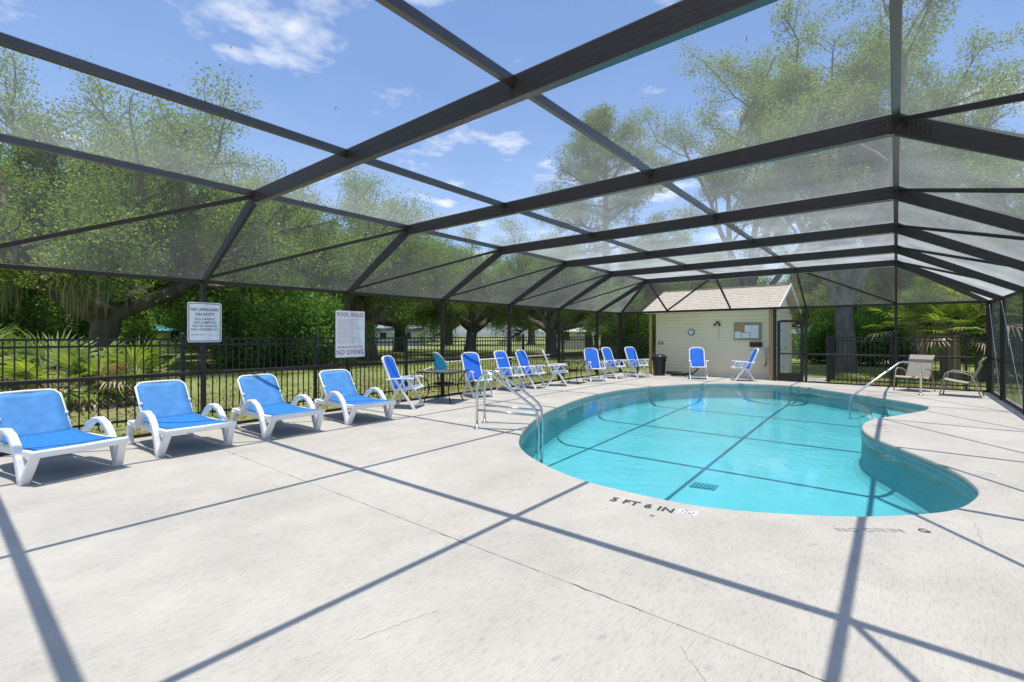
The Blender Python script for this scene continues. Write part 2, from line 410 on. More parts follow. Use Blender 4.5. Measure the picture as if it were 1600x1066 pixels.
DX0, DX1, DY0, DY1 = -8.92, 2.12, -6.0, 18.50
JY = 2.5
g_in = [Vector(p) for p in ((DX0 + .05, DY0 + .05), (DX1 - .05, DY0 + .05), (DX1 - .05, DY1 - .05), (DX0 + .05, DY1 - .05))]
g_out = [Vector((-400, -300)), Vector((400, -300)), Vector((400, 500)), Vector((-400, 500))]
gm = MB(); v, f = ring_fill(g_out, g_in, -.06); gm.add(v, f)
ground = gm.build('ground', M_GROUND); tag(ground, kind='structure')

deck = empty('pool_deck'); tag(deck, kind='structure')
rj = random.Random(3)
xs = np.linspace(DX0, DX1, 180)
jag0 = [Vector((x, JY - .0012 - abs(rj.gauss(0, .0022)) - (.012 if rj.random() < .05 else 0))) for x in xs]
jag1 = [Vector((x, JY + .0012 + abs(rj.gauss(0, .0015)) + (.008 if rj.random() < .04 else 0))) for x in xs]
lip = offset(OUT, 0)
far_outer = jag1 + [Vector((DX1, DY1)), Vector((DX0, DY1))]
s1 = MB(); v, f = ring_fill(far_outer, offset(OUT, -.02), 0.0); s1.add(v, f)
# rounded pool nosing
o0, o1 = offset(OUT, -.02), offset(OUT, 0.0)
vs_ = [(p.x, p.y, 0) for p in o0] + [(p.x, p.y, -.008) for p in offset(OUT, -.006)] + [(p.x, p.y, -.03) for p in o1] + [(p.x, p.y, -.07) for p in o1]
fs_ = [(k * NO + i, k * NO + (i + 1) % NO, (k + 1) * NO + (i + 1) % NO, (k + 1) * NO + i) for k in range(3) for i in range(NO)]
s1.add(vs_, fs_)
# slab side faces
def skirt(mb, loop, z0, z1):
    n = len(loop); mb.add([(p.x, p.y, z0) for p in loop] + [(p.x, p.y, z1) for p in loop], [(i, (i + 1) % n, n + (i + 1) % n, n + i) for i in range(n)])
skirt(s1, far_outer, 0.0, -.12)
s1.build('concrete_slab', M_DECK, deck)
near = [Vector((DX0, DY0)), Vector((DX1, DY0))] + jag0[::-1]
s0 = MB(); n = len(near); s0.add([(p.x, p.y, 0.0) for p in near], [tuple(range(n))]); skirt(s0, near, 0.0, -.12)
s0.build('concrete_slab', M_DECK, deck)
jb = MB(); jb.box(((DX0 + DX1) / 2, JY, -.036), (DX1 - DX0 - .02, .1, .06)); jb.build('joint_filler', mat('joint_dirt', (0.17, 0.15, 0.12), .95, noise=(6, .7)), deck)

# pool shell
def depth(p):
    s = min(1, max(0, (p.y - 5.0) / 9.0)); return .88 - .30 * s
pool = empty('swimming_pool', (0, 0, 0)); tag(pool, 'kidney shaped swimming pool filled with clear turquoise water', 'swimming pool')
rings = [(0.0, -.045, 0), (0.0, -.20, 0)]
pw = MB()
tile = MB()
tv = [(p.x, p.y, -.066) for p in offset(OUT, .004)] + [(p.x, p.y, -.24) for p in offset(OUT, .004)]
tile.add(tv, [(i, (i + 1) % NO, NO + (i + 1) % NO, NO + i) for i in range(NO)])
tile.build('waterline_band', M_TILE, pool)
layers = []
for d, frac in ((.002, .17), (.012, .8), (.05, .88), (.12, .95), (.24, 1.0)):
    P = offset(OUT, d); layers.append([(p.x, p.y, (-.235 if frac == .17 else -depth(p) * frac)) for p in P])
vs_ = [p for l in layers for p in l]
fs_ = [(k * NO + i, k * NO + (i + 1) % NO, (k + 1) * NO + (i + 1) % NO, (k + 1) * NO + i) for k in range(len(layers) - 1) for i in range(NO)]
pw.add(vs_, fs_)
inner = [Vector((p[0], p[1])) for p in layers[-1]]
v2, e2, f2, *_ = delaunay_2d_cdt(inner, [(i, (i + 1) % NO) for i in range(NO)], [], 1, 1e-6)
pw.add([(p.x, p.y, -depth(p)) for p in v2], [tuple(q) for q in f2])
pw.build('pool_shell', M_POOL, pool)
wl = MB(); P = offset(OUT, .006)
wl.add([(p.x, p.y, -.095) for p in P], [tuple(range(NO))])
water = wl.build('water_surface', M_WATER, pool)
# entry steps in the shallow arm
def clip_x(P, f_):
    o = []
    for i in range(len(P)):
        a, b = P[i - 1], P[i]; fa, fb = f_(a), f_(b)
        if (fa > 0) != (fb > 0): o.append(a + (b - a) * (fa / (fa - fb)))
        if fb > 0: o.append(b)
    return o
for k, (x0, zt) in enumerate(((-.62, -.56), (-.34, -.41), (-.06, -.26))):
    poly = clip_x(offset(OUT, .012), lambda p: min(p.x - x0 + .10 * math.sin((p.y - 10.8) * 1.0) * 0 + .05 * (p.y - 12.3), p.y - 10.5))
    if len(poly) > 3:
        st = MB(); st.prism([(p.x, p.y) for p in poly], -1.0, zt); st.build('step', M_POOL, pool)
# floor drain
gx, gy = gnd(1100, 768, -.87)
dr = MB()
for i in range(7): dr.box((gx + (i - 3) * .052, gy + (i - 3) * .008, -depth(Vector((gx, gy))) + .012), (.034, .26, .016))
dr.build('drain_grate', mat('drain_grey', (0.06, 0.33, 0.40), .6), pool)

# ------------------------------------------------------------------ painted markings on the deck
def text(name, body, size, loc, rot, m, parent, align='CENTER', off=0.0, shear=0, sx=1.0, ext=0.0004, space=1.0):
    c = bpy.data.curves.new(name, 'FONT'); c.body = body; c.size = size; c.align_x = align; c.align_y = 'CENTER'; c.offset = off; c.shear = shear
    c.extrude = ext; c.space_character = space; c.resolution_u = 3
    o = bpy.data.objects.new(name, c); COL.objects.link(o); o.location = loc; o.rotation_euler = rot; o.scale = (sx, 1, 1); c.materials.append(m)
    dg = bpy.context.evaluated_depsgraph_get(); dg.update(); me = bpy.data.meshes.new_from_object(o.evaluated_get(dg)); me.name = name
    bpy.data.objects.remove(o); o = bpy.data.objects.new(name, me); COL.objects.link(o); o.location = loc; o.rotation_euler = rot; o.scale = (sx, 1, 1)
    if not me.materials: me.materials.append(m)
    if parent is not None: o.parent = parent
    return o
M_PAINT = mat('worn_black_paint', (0.05, 0.05, 0.055), .85, noise=(45, .5))
M_FADED = mat('faded_paint', (0.36, 0.35, 0.34), .9, noise=(30, .3))
M_TILEW = mat('white_tile', (0.70, 0.70, 0.68), .5)
x, y = gnd(1002, 789.5)
text('depth_marking', '5 FT 6 IN', .15, (x, y, .004), (0, 0, R(6)), M_PAINT, deck, off=.0035, sx=.92, space=1.06)
x, y = gnd(1074, 801)
nd = MB(); nd.box((x, y, .002), (.15, .12, .003), Matrix.Rotation(R(8), 3, 'Z')); nd.build('marking_tile', M_TILEW, deck)
ndm = MB()
for k in range(24):
    a0, a1 = 2 * math.pi * k / 24, 2 * math.pi * (k + 1) / 24
    q = [(x + r * math.cos(a), y + .012 + r * .75 * math.sin(a), .005) for r, a in ((.052, a0), (.043, a0), (.043, a1), (.052, a1))]
    ndm.add(q, [(0, 1, 2, 3)])
ndm.box((x, y + .012, .005), (.09, .007, .0008), Matrix.Rotation(R(-38), 3, 'Z'))
ndm.build('no_diving_symbol', M_PAINT, deck)
text('no_diving_lettering', 'NO DIVING', .024, (x, y - .045, .005), (0, 0, R(8)), M_PAINT, deck)
x, y = gnd(1306, 828); x2, y2 = gnd(1450, 830); ra = math.atan2(y2 - y, x2 - x); wl_ = math.hypot(x2 - x, y2 - y)
text('no_diving_lettering', 'NO DIVIN', .105, (x, y, .004), (0, 0, ra), M_FADED, deck, align='LEFT', sx=1.0, space=1.12)
text('no_diving_lettering', 'G', .105, (x + (wl_ - .03) * math.cos(ra), y + (wl_ - .03) * math.sin(ra), .004), (0, 0, ra), M_PAINT, deck, off=.001)
x, y = gnd(1540, 741)
fd = MB()
for k in range(20):
    a0, a1 = 2 * math.pi * k / 20, 2 * math.pi * (k + 1) / 20
    fd.add([(x + r * math.cos(a), y + r * math.sin(a), .003) for r, a in ((.11, a0), (.095, a0), (.095, a1), (.11, a1))], [(0, 1, 2, 3)])
fd.box((x, y, .003), (.19, .012, .0008), Matrix.Rotation(R(40), 3, 'Z'))
fd.build('no_diving_symbol', mat('very_faded_paint', (0.50, 0.49, 0.47), .9), deck)
fm = MB()      # worn, no longer legible stencil on the point of the deck
for du, dv, ln__ in ((1373, 665, .22), (1379, 663.5, .16), (1379, 670, .18), (1387, 674.5, .14)):
    x, y = gnd(du, dv); fm.box((x, y, .003), (ln__, .022, .0008), Matrix.Rotation(R(36), 3, 'Z'))
fo = fm.build('worn_marking', M_FADED, deck); fo['kind'] = 'stuff'
# small deck drain cap
x, y = gnd(1019, 806); dc = MB(); dc.lathe([(.022, 0), (.022, .004), (.018, .005)], 14, (x, y, 0)); dc.build('deck_cap', mat('cap_grey', (.2, .2, .19), .7), deck)
# hairline cracks: narrow dark fissures lying in the slab surface
crk = MB()
def crack(p, q, n, amp, w):
    p = Vector(gnd(*p)); q = Vector(gnd(*q)); rr = random.Random(int(p.x * 100)); pts = []
    for i in range(n + 1):
        a = p.lerp(q, i / n); a += Vector((rr.gauss(0, amp), rr.gauss(0, amp))); pts.append(a)
    for i in range(n):
        a, b = pts[i], pts[i + 1]; d = (b - a).normalized(); s = Vector((-d.y, d.x)) * w * rr.uniform(.3, 1)
        crk.add([(a.x - s.x, a.y - s.y, .002), (b.x - s.x, b.y - s.y, .002), (b.x + s.x, b.y + s.y, .002), (a.x + s.x, a.y + s.y, .002)], [(0, 1, 2, 3)])
crack((560, 1000), (680, 955), 14, .006, .0014); crack((1075, 900), (1130, 930), 10, .004, .0012)
crack((80, 910), (160, 880), 10, .006, .0012); crack((1520, 815), (1540, 860), 10, .01, .0016); crack((1065, 1010), (1100, 1066), 10, .006, .0013)
crack((840, 720), (620, 830), 16, .008, .001)
crk.build('hairline_crack', mat('crack_dirt', (.22, .21, .19), .95), deck)['kind'] = 'stuff'

# ------------------------------------------------------------------ screen enclosure
XL, XR, XK0, XK1 = -8.80, 1.96, -6.84, 0.0
ZE, ZT, ZR = 2.44, 3.50, 0.915
FR = [0.22 + 2.63 * k - (.08 if k == 0 else 0) for k in range(-2, 7)]       # frames, last one at 16.0
YE = 17.95
PUR = [XK0, -4.56, -2.28, XK1]
cage = empty('screen_enclosure'); tag(cage, 'dark bronze aluminium screen enclosure covering the whole pool deck', 'screen enclosure')
def part(name, fn, m=M_BRONZE, parent=cage, bevel=.004):
    b = MB(); fn(b); return b.build(name, m, parent, bevel=bevel, seg=1)
for y in FR:
    for x in (XL, XR): part('post', lambda b: b.box((x, y, ZE / 2), (.10, .055, ZE)))
    part('rafter', lambda b: b.bar((XL + .0, y, ZE - .03), (XK0 + .03, y, ZT - .06), .052, .15))
    part('rafter', lambda b: b.bar((XR - .0, y, ZE - .03), (XK1 - .03, y, ZT - .06), .052, .18))
    part('roof_beam', lambda b: b.box(((XK0 + XK1) / 2, y, ZT - .07), (XK1 - XK0, .056, .185)))
    part('beam_lip', lambda b: b.box(((XK0 + XK1) / 2, y, ZT - .1665), (XK1 - XK0, .075, .008)), M_BRONZE2)
    for x in (XK0 + .0, XK1 - .0):      # splice plates with bolts at the knuckles
        g = part('splice_plate', lambda b: b.box((x, y, ZT - .07), (.10, .066, .17)))
    bl = MB()
    for x0, sgn in ((XK1, -1), (XK1, 1)):
        for i in range(6):
            for zz in (-.02, -.12):
                bl.lathe([(.008, 0), (.008, .006)], 6, (0, 0, 0))
                k = len(bl.v) - 12
                for j in range(k, len(bl.v)):
                    vx, vy, vz = bl.v[j]
                    bl.v[j] = (x0 + sgn * (.08 + i * .03) + vx, y - .028 - vz, ZT + zz - (.0 if sgn < 0 else (.08 + i * .03) * .52) + vy)
    bl.build('bolts', M_FENCE, cage)['kind'] = 'stuff'
ys = FR + [YE]
for i in range(len(FR) - 1):
    y0, y1 = FR[i] + .03, FR[i + 1] - .03
    for x in PUR[1:3]: part('purlin', lambda b: b.box((x, (y0 + y1) / 2, ZT - .03), (.052, y1 - y0, .075)), M_BRONZE2)
    part('purlin', lambda b: b.box((XK0, (y0 + y1) / 2, ZT - .03), (.06, y1 - y0, .075)), M_BRONZE2)
    part('purlin', lambda b: b.box((XK1, (y0 + y1) / 2, ZT - .03), (.06, y1 - y0, .075)), M_BRONZE2)
    # diagonal braces in the sloping bays
    part('brace', lambda b: b.bar((XK0 - .05, y1, ZT - .06), (XL + .06, y0, ZE + .03), .045, .05))
    part('brace', lambda b: b.bar((XK1 + .05, y1, ZT - .06), (XR - .06, y0, ZE + .03), .045, .05))
for i in range(len(ys) - 1):
    y0, y1 = ys[i] + .0275, ys[i + 1] - .0275
    for x, s in ((XL, 1), (XR, -1)):
        part('eave_rail', lambda b: b.box((x, (y0 + y1) / 2, ZE - .03), (.055, y1 - y0, .06)))
        part('chair_rail', lambda b: b.box((x, (y0 + y1) / 2, ZR), (.052, y1 - y0, .055)))
        part('bottom_rail', lambda b: b.box((x, (y0 + y1) / 2, .025), (.052, y1 - y0, .05)))
# end wall
EP = [(XL, .11), (-3.17, .10), (-2.27, .075), (0.0, .07), (XR, .15)]
for x, w in EP: part('post', lambda b: b.box((x, YE, ZE / 2), (w, .06, ZE)))
part('post', lambda b: b.box((-8.05, YE, ZE / 2), (.06, .06, ZE)))
part('eave_rail', lambda b: b.box(((XL + XR) / 2, YE, ZE + .002), (XR - XL, .075, .075)))
for x0, x1 in ((XL, -8.05), (-2.27, 0), (0, XR)):
    part('chair_rail', lambda b: b.box(((x0 + x1) / 2, YE, ZR), (x1 - x0 - .1, .05, .055)))
    part('bottom_rail', lambda b: b.box(((x0 + x1) / 2, YE, .025), (x1 - x0 - .1, .05, .05)))
YB = FR[-1]
for x in PUR: part('hip_bar', lambda b: b.bar((x, YB + .03, ZT - .03), (x, YE - .03, ZE + .04), .05, .06))
part('hip_bar', lambda b: b.bar((XK0 - .02, YB + .02, ZT - .06), (XL + .04, YE - .03, ZE), .055, .12))
part('hip_bar', lambda b: b.bar((XK1 + .02, YB + .02, ZT - .06), (XR - .04, YE - .03, ZE), .055, .14))
part('brace', lambda b: b.bar((PUR[1] - .03, YB + .05, ZT - .05), (PUR[0] + .03, YE - .04, ZE + .05), .045, .05))
part('brace', lambda b: b.bar((PUR[2] + .03, YB + .05, ZT - .05), (PUR[3] - .03, YE - .04, ZE + .05), .045, .05))
# white tension cables on the right wall
for ya, yb in ((YB + .1, YE - .2), (FR[-2] + .1, YB - .1)):
    part('tension_cable', lambda b: b.tube([(XR - .035, yb, ZE - .1), (XR - .035, ya, .1)], .004, 6), M_TRIMW, bevel=0)
# screens: one stretched panel per opening
def panel(pts, m=None):
    b = MB(); b.add(pts, [tuple(range(len(pts)))]); b.build('screen_panel', m or M_SCREEN, cage)
for i in range(len(FR) - 1):
    y0, y1 = FR[i] + .028, FR[i + 1] - .028; zt = ZT + .012
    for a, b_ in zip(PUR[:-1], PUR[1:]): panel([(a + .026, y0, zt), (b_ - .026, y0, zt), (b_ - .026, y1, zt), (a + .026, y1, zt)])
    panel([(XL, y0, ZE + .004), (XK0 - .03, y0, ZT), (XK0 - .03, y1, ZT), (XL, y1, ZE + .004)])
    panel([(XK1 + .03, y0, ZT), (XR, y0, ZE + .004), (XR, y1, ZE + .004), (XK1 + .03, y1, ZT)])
for i in range(len(ys) - 1):
    y0, y1 = ys[i] + .028, ys[i + 1] - .028
    for x in (XL - .028, XR + .028):
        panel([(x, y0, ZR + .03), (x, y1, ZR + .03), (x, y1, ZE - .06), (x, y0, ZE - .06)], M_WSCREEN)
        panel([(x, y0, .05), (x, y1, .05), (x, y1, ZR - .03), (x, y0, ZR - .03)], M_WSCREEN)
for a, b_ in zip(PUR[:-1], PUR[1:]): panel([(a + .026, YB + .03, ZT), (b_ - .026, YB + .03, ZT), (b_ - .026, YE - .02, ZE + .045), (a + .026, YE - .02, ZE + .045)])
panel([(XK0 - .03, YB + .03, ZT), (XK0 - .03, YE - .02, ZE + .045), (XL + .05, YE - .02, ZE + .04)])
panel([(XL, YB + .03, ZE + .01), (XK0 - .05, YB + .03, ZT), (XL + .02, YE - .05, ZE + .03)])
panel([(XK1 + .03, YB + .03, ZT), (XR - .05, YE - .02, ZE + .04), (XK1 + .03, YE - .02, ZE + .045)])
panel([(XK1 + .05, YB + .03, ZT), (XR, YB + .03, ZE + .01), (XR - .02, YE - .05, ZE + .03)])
for x0, x1 in ((XL, -8.05), (-2.27, 0), (0, XR)):
    for z0, z1 in ((.05, ZR - .03), (ZR + .03, ZE - .04)):
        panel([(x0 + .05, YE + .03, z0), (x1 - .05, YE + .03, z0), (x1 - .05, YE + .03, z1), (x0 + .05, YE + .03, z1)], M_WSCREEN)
# screen door beside the pool house
door = MB()
dx0, dx1 = -3.10, -2.33
door.box((dx0 + .05, YE, 1.02), (.09, .045, 2.0)); door.box((dx1 - .05, YE, 1.02), (.09, .045, 2.0))
door.box(((dx0 + dx1) / 2, YE, 2.0), (dx1 - dx0 - .19, .043, .08)); door.box(((dx0 + dx1) / 2, YE, .92), (dx1 - dx0 - .19, .043, .05))
dob = door.build('screen_door', M_BRONZE, cage, bevel=.004, seg=1)
kp = MB(); kp.box(((dx0 + dx1) / 2, YE, .15), (dx1 - dx0 - .19, .03, .26)); kp.build('kick_plate', M_BRONZE, dob)
hd = MB(); hd.tube([(dx1 - .06, YE - .03, 1.02), (dx1 - .06, YE - .08, 1.02), (dx1 - .06, YE - .08, 1.16), (dx1 - .06, YE - .03, 1.16)], .009, 6); hd.build('handle', M_BLACK, dob)
for z0, z1 in ((.28, .89), (.95, 1.96), (2.06, ZE - .05)):
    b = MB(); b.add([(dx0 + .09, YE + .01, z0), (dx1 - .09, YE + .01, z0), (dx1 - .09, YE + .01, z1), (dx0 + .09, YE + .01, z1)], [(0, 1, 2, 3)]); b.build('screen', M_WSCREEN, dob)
# cedar posts where the enclosure meets the pool house
part('cedar_post', lambda b: b.box((-7.52, YE + .02, 1.19), (.09, .09, 2.38)), M_WOOD)
part('cedar_post', lambda b: b.box((-3.30, YE + .02, 1.19), (.09, .09, 2.38)), M_WOOD)

# ------------------------------------------------------------------ pool house
HX0, HX1, HY0, HY1 = -7.50, -3.36, 18.48, 22.4
house = empty('pool_house', (0, 0, 0)); tag(house, 'small beige sided pool house with a tan shingle roof at the far end', 'house')
b = MB(); b.box(((HX0 + HX1) / 2, (HY0 + HY1) / 2 + .02, 1.2), (HX1 - HX0 - .06, HY1 - HY0 - .04, 2.4)); b.build('wall', M_SIDING, house)
nb = 18; bh = 2.40 / nb
bd = MB(); pf = [(0, 0), (-.030, 0), (-.030, .012), (-.027, bh * .62), (-.010, bh * .84), (-.008, bh), (0, bh)]      # Dutch lap profile
bd.add([(0, a_, c_) for a_, c_ in pf] + [(1, a_, c_) for a_, c_ in pf], [tuple(range(7)), tuple(range(13, 6, -1))] + [(k, 7 + k, 7 + (k + 1) % 7, (k + 1) % 7) for k in range(7)])
bme = bd.mesh('siding_board', M_SIDING)
for i in range(nb):
    o = link('siding_board', bme, house); o.location = (HX0, HY0, i * bh); o.scale = (HX1 - HX0, 1, 1)
    o = link('siding_board', bme, house); o.location = (HX1, HY0, i * bh); o.scale = (HY1 - HY0, 1, 1); o.rotation_euler = (0, 0, R(90))
YM = 20.3; RX0, RX1 = -7.87, -3.05
ZRI = 3.42; EY0 = YE + .045; EY1 = HY1 + .3
# gable siding on the side that shows
gs = 8
for i in range(gs):
    z0 = 2.42 + i * (ZRI - 2.5) / gs; hw = (HY1 - HY0) / 2 * (1 - (i + .5) / gs)
    q = MB(); q.box((HX1 + .008, YM, z0 + .055), (.02, 2 * hw, .112), Matrix.Rotation(R(4), 3, 'Y')); q.build('siding_board', M_SIDING, house)
g = MB(); g.add([(HX1 - .02, HY0, 2.4), (HX1 - .02, HY1, 2.4), (HX1 - .02, YM, ZRI - .08), (HX0, HY0, 2.4), (HX0, HY1, 2.4), (HX0, YM, ZRI - .08)], [(0, 1, 2), (3, 5, 4), (0, 2, 5, 3), (1, 4, 5, 2)]); g.build('gable', M_SIDING, house)
M_SHING = mat('shingles', (0.43, 0.375, 0.30), .9, noise=(9, .22, (1, 3, 3)), bump=(20, .5))
rf = MB(); nc = 13
for sgn in (-1, 1):
    ye = EY0 if sgn < 0 else EY1
    for i in range(nc):
        a, c = i / nc, (i + 1) / nc
        ya, yc = ye + (YM - ye) * a, ye + (YM - ye) * c; za, zc = 2.47 + (ZRI - 2.47) * a, 2.47 + (ZRI - 2.47) * c
        rr = random.Random(i); x = RX0
        while x < RX1 - .02:                       # shingle tabs, each with its own lift
            x2 = min(RX1, x + rr.uniform(.26, .36)); h = .012 + rr.uniform(0, .007)
            rf.add([(x, ya, za), (x2 - .006, ya, za), (x2 - .006, yc, zc), (x, yc, zc), (x, ya, za + h), (x2 - .006, ya, za + h), (x2 - .006, yc, zc + .004), (x, yc, zc + .004)],
                   [(4, 5, 6, 7) if sgn < 0 else (7, 6, 5, 4), (0, 1, 5, 4), (1, 2, 6, 5), (3, 0, 4, 7)])
            x = x2
rfo = rf.build('shingles', M_SHING, house); rfo['kind'] = 'stuff'
rb = MB(); rb.add([(RX0 + .01, EY0 + .02, 2.44), (RX1 - .01, EY0 + .02, 2.44), (RX1 - .01, YM, ZRI - .03), (RX0 + .01, YM, ZRI - .03), (RX0 + .01, EY1, 2.44), (RX1 - .01, EY1, 2.44)], [(0, 1, 2, 3), (3, 2, 5, 4)])
rb.build('roof', M_SHING, house)
fa = MB(); fa.box(((RX0 + RX1) / 2, EY0 + .035, 2.425), (RX1 - RX0, .03, .06)); fa.build('fascia', M_TRIMW, house)
sf = MB(); sf.box(((RX0 + RX1) / 2, (HY0 + EY0) / 2 + .03, 2.405), (RX1 - RX0 - .04, HY0 - EY0 - .04, .02)); sf.build('soffit', M_TRIMW, house)
for s in (-1, 1):
    ye = EY0 if s < 0 else EY1
    rk = MB(); rk.bar((RX1 + .012, ye, 2.44), (RX1 + .012, YM, ZRI - .02), .03, .11); rk.build('rake_board', M_TRIMW, house)
rc = MB(); rc.box(((RX0 + RX1) / 2, YM, ZRI + .012), (RX1 - RX0, .2, .022)); rc.build('ridge_cap', M_SHING, house)
for y0, y1 in ((18.75, 19.75), (19.87, 20.9)):
    d = MB(); d.box((HX1 + .05, (y0 + y1) / 2, 1.02), (.04, y1 - y0, 1.98)); do = d.build('door', M_TRIMW, house, bevel=.006, seg=1)
    for zz in (.35, 1.0, 1.7):
        hg = MB(); hg.box((HX1 + .075, y0 + .1, zz), (.012, .12, .05)); hg.build('hinge', M_BLACK, do)
    hb = MB(); hb.box((HX1 + .075, y1 - .12, 1.05), (.012, .04, .16)); hb.build('handle', M_BLACK, do)
# outlets and switch by the left end of the wall
for x in (-7.36, -7.23):
    q = MB(); q.box((x, HY0 - .045, 1.22), (.07, .02, .115)); q.build('outlet_box', mat('outlet_grey', (.3, .29, .26), .6), house)
HYF = HY0 - .032
def wx(u, y=HYF):     # x on the house wall for a photo column
    a = (u - 800) / F; return (a * .777 - .629) / (a * .629 + .777) * y
def wz(u, v, y=HYF):
    a = (u - 800) / F; return CAM_H - (v - 524) / F * y / (a * .629 + .777)
# wall clock
ck = empty('wall_clock', (wx(1080), HYF, wz(1080, 519))); tag(ck, 'round white wall clock with a dark rim on the beige siding', 'clock')
def ydisc(b, r0, r1, d0, d1, n=28):
    b.lathe([(r0, d0), (r1, d1)], n)
    k = len(b.v) - 2 * n
    for j in range(k, len(b.v)): vx, vy, vz = b.v[j]; b.v[j] = (vx, -vz, vy)
b = MB(); ydisc(b, .125, .125, 0, .028); b.build('rim', M_INK, ck)
b = MB(); ydisc(b, .10, .10, .020, .031); b.build('dial', M_PAPER, ck)
b = MB(); b.bar((0, -.033, 0), (.015, -.033, .055), .004, .010, (0, 1, 0)); b.bar((0, -.033, 0), (.004, -.033, .075), .004, .007, (0, 1, 0))
for k in range(12):
    a = k * math.pi / 6; b.box((.085 * math.sin(a), -.0325, .085 * math.cos(a)), (.008, .002, .012))
b.build('hands', M_INK, ck)
# flood light with a pull cord
fl = empty('wall_lamp', (wx(1121.5), HYF, wz(1121.5, 505))); tag(fl, 'small twin-head wall lamp with hanging cord between clock and notice board', 'lamp')
b = MB(); b.box((0, -.02, .04), (.08, .04, .05)); b.build('mount', M_FENCE, fl)
for s in (-1, 1):
    b = MB(); b.tube([(s * .02, -.04, .03), (s * .07, -.08, -.04), (s * .10, -.10, -.09)], [.018, .024, .045], 10); b.build('lamp_head', M_FENCE, fl)
b = MB(); b.tube([(.03, -.012, .02), (.035, -.012, -.3), (.03, -.012, -.62)], .006, 5); b.build('cord', mat('cord_grey', (.2, .19, .16), .7), fl)
# notice board
x0, x1 = wx(1147.5), wx(1189.5); z0, z1 = wz(1168, 531), wz(1168, 505)
nb_ = empty('notice_board', ((x0 + x1) / 2, HYF, (z0 + z1) / 2)); tag(nb_, 'cork notice board pinned with five white sheets on the siding', 'notice board')
w, h = x1 - x0, z1 - z0
b = MB(); b.box((0, -.01, 0), (w, .02, h)); b.build('cork', M_CORK, nb_)
b = MB()
for s in (-1, 1): b.box((s * (w / 2), -.016, 0), (.03, .032, h + .03)); b.box((0, -.016, s * (h / 2)), (w - .03, .032, .03))
b.build('frame', mat('board_frame', (.34, .31, .24), .5), nb_)
for px, pz, pw_, ph in ((-.37, -.22, .23, .29), (.02, .16, .25, .30), (.28, .16, .25, .30), (-.08, -.24, .30, .22), (.25, -.23, .30, .24)):
    b = MB(); b.box((px * w / 1.0, -.022, pz * h / .62 * .62), (pw_ * w, .003, ph * h * 1.4)); b.build('paper', M_PAPER, nb_)
# dark letter box, telephone
bx = MB(); xa, xb = wx(1172), wx(1191); bx.box(((xa + xb) / 2, HYF - .05, wz(1181, 538.5)), (xb - xa, .10, .17))
tag(bx.build('letter_box', M_BLACK, None, bevel=.008), 'black metal letter box below the cork notice board', 'letter box')
ph = empty('wall_phone', (wx(1197.5), HYF, wz(1197.5, 549))); tag(ph, 'pale grey wall phone with curly cord beside the cedar post', 'phone')
b = MB(); b.box((0, -.035, 0), (.15, .06, .26)); b.build('body', mat('phone_grey', (.5, .52, .54), .5), ph, bevel=.012)
b = MB(); b.bar((-.05, -.085, -.1), (-.03, -.085, .12), .05, .04, (0, 1, 0)); b.build('handset', mat('phone_pale', (.6, .62, .63), .5), ph, bevel=.01)
b = MB(); b.tube([(0, -.04, -.12), (.02, -.05, -.3), (-.04, -.05, -.48), (-.05, -.05, -.56), (.0, -.05, -.50), (.02, -.04, -.2)], .009, 5); b.build('cord', M_BLACK, ph)
# bin
tx, ty = gnd(1033, 586)
tb = empty('trash_can', (tx, 17.62, 0)); tag(tb, 'black round trash can with lid by the left end of the siding', 'trash can')
b = MB(); b.lathe([(.20, 0), (.215, .05), (.25, .62), (.265, .63), (.265, .66)], 24); b.build('body', M_BLACK, tb, smooth=False, auto=True)
b = MB(); b.lathe([(.285, .655), (.285, .70), (.25, .76), (.14, .80), (.02, .81)], 24); b.build('lid', M_BLACK, tb, auto=True)
for s in (-1, 1):
    b = MB(); b.box((s * .27, 0, .58), (.03, .12, .05)); b.build('handle', M_BLACK, tb)
# coiled vacuum hose
hs = MB(); pts = []
rr = random.Random(5)
for i in range(90):
    a = i * .42; r = .26 + .10 * math.sin(i * .7); pts.append((tx + .75 + 1.3 * r * math.cos(a), 17.72 + .8 * r * math.sin(a), .035 + .0012 * i + .02 * rr.random()))
pts += [(tx + 1.25, 17.7, .12), (tx + 1.42, 17.85, .35), (tx + 1.48, 17.95, .75), (tx + 1.47, 17.98, .85)]
hs.tube(pts, .03, 6); tag(hs.build('vacuum_hose', M_BLACK, None, smooth=True), 'black hose coiled on the deck between trash can and chair', 'hose')

# ------------------------------------------------------------------ signs on the enclosure posts
def sign(name, yc, zc, w, h, label):
    e = empty(name, (XL + .062, yc, zc), R(90)); tag(e, label, 'sign'); return e      # local +x runs along +Y, local -y faces the pool
def rrect(w, h, r, n=6):
    o = []
    for cx, cy, a0 in ((w / 2 - r, h / 2 - r, 0), (-w / 2 + r, h / 2 - r, 90), (-w / 2 + r, -h / 2 + r, 180), (w / 2 - r, -h / 2 + r, 270)):
        for k in range(n + 1): a = R(a0 + 90 * k / n); o.append((cx + r * math.cos(a), cy + r * math.sin(a)))
    return o
def plate(poly, d0, d1):
    b = MB(); b.prism(poly, d0, d1); b.v = [(x, -z, y) for x, y, z in b.v]; b.f = [tuple(reversed(q)) for q in b.f]; return b
TR = (R(90), 0, 0)
s1_ = sign('lifeguard_sign', 2.85, 1.74, .49, .65, 'white sign reading NO LIFEGUARD ON DUTY on a dark post')
W1, H1 = .49, .645
plate(rrect(W1, H1, .035), 0, .004).build('panel', M_SIGN, s1_)
plate(rrect(W1 - .03, H1 - .03, .032), .004, .0048).build('border', M_INK, s1_)
plate(rrect(W1 - .052, H1 - .052, .026), .0048, .0056).build('face', M_SIGN, s1_)
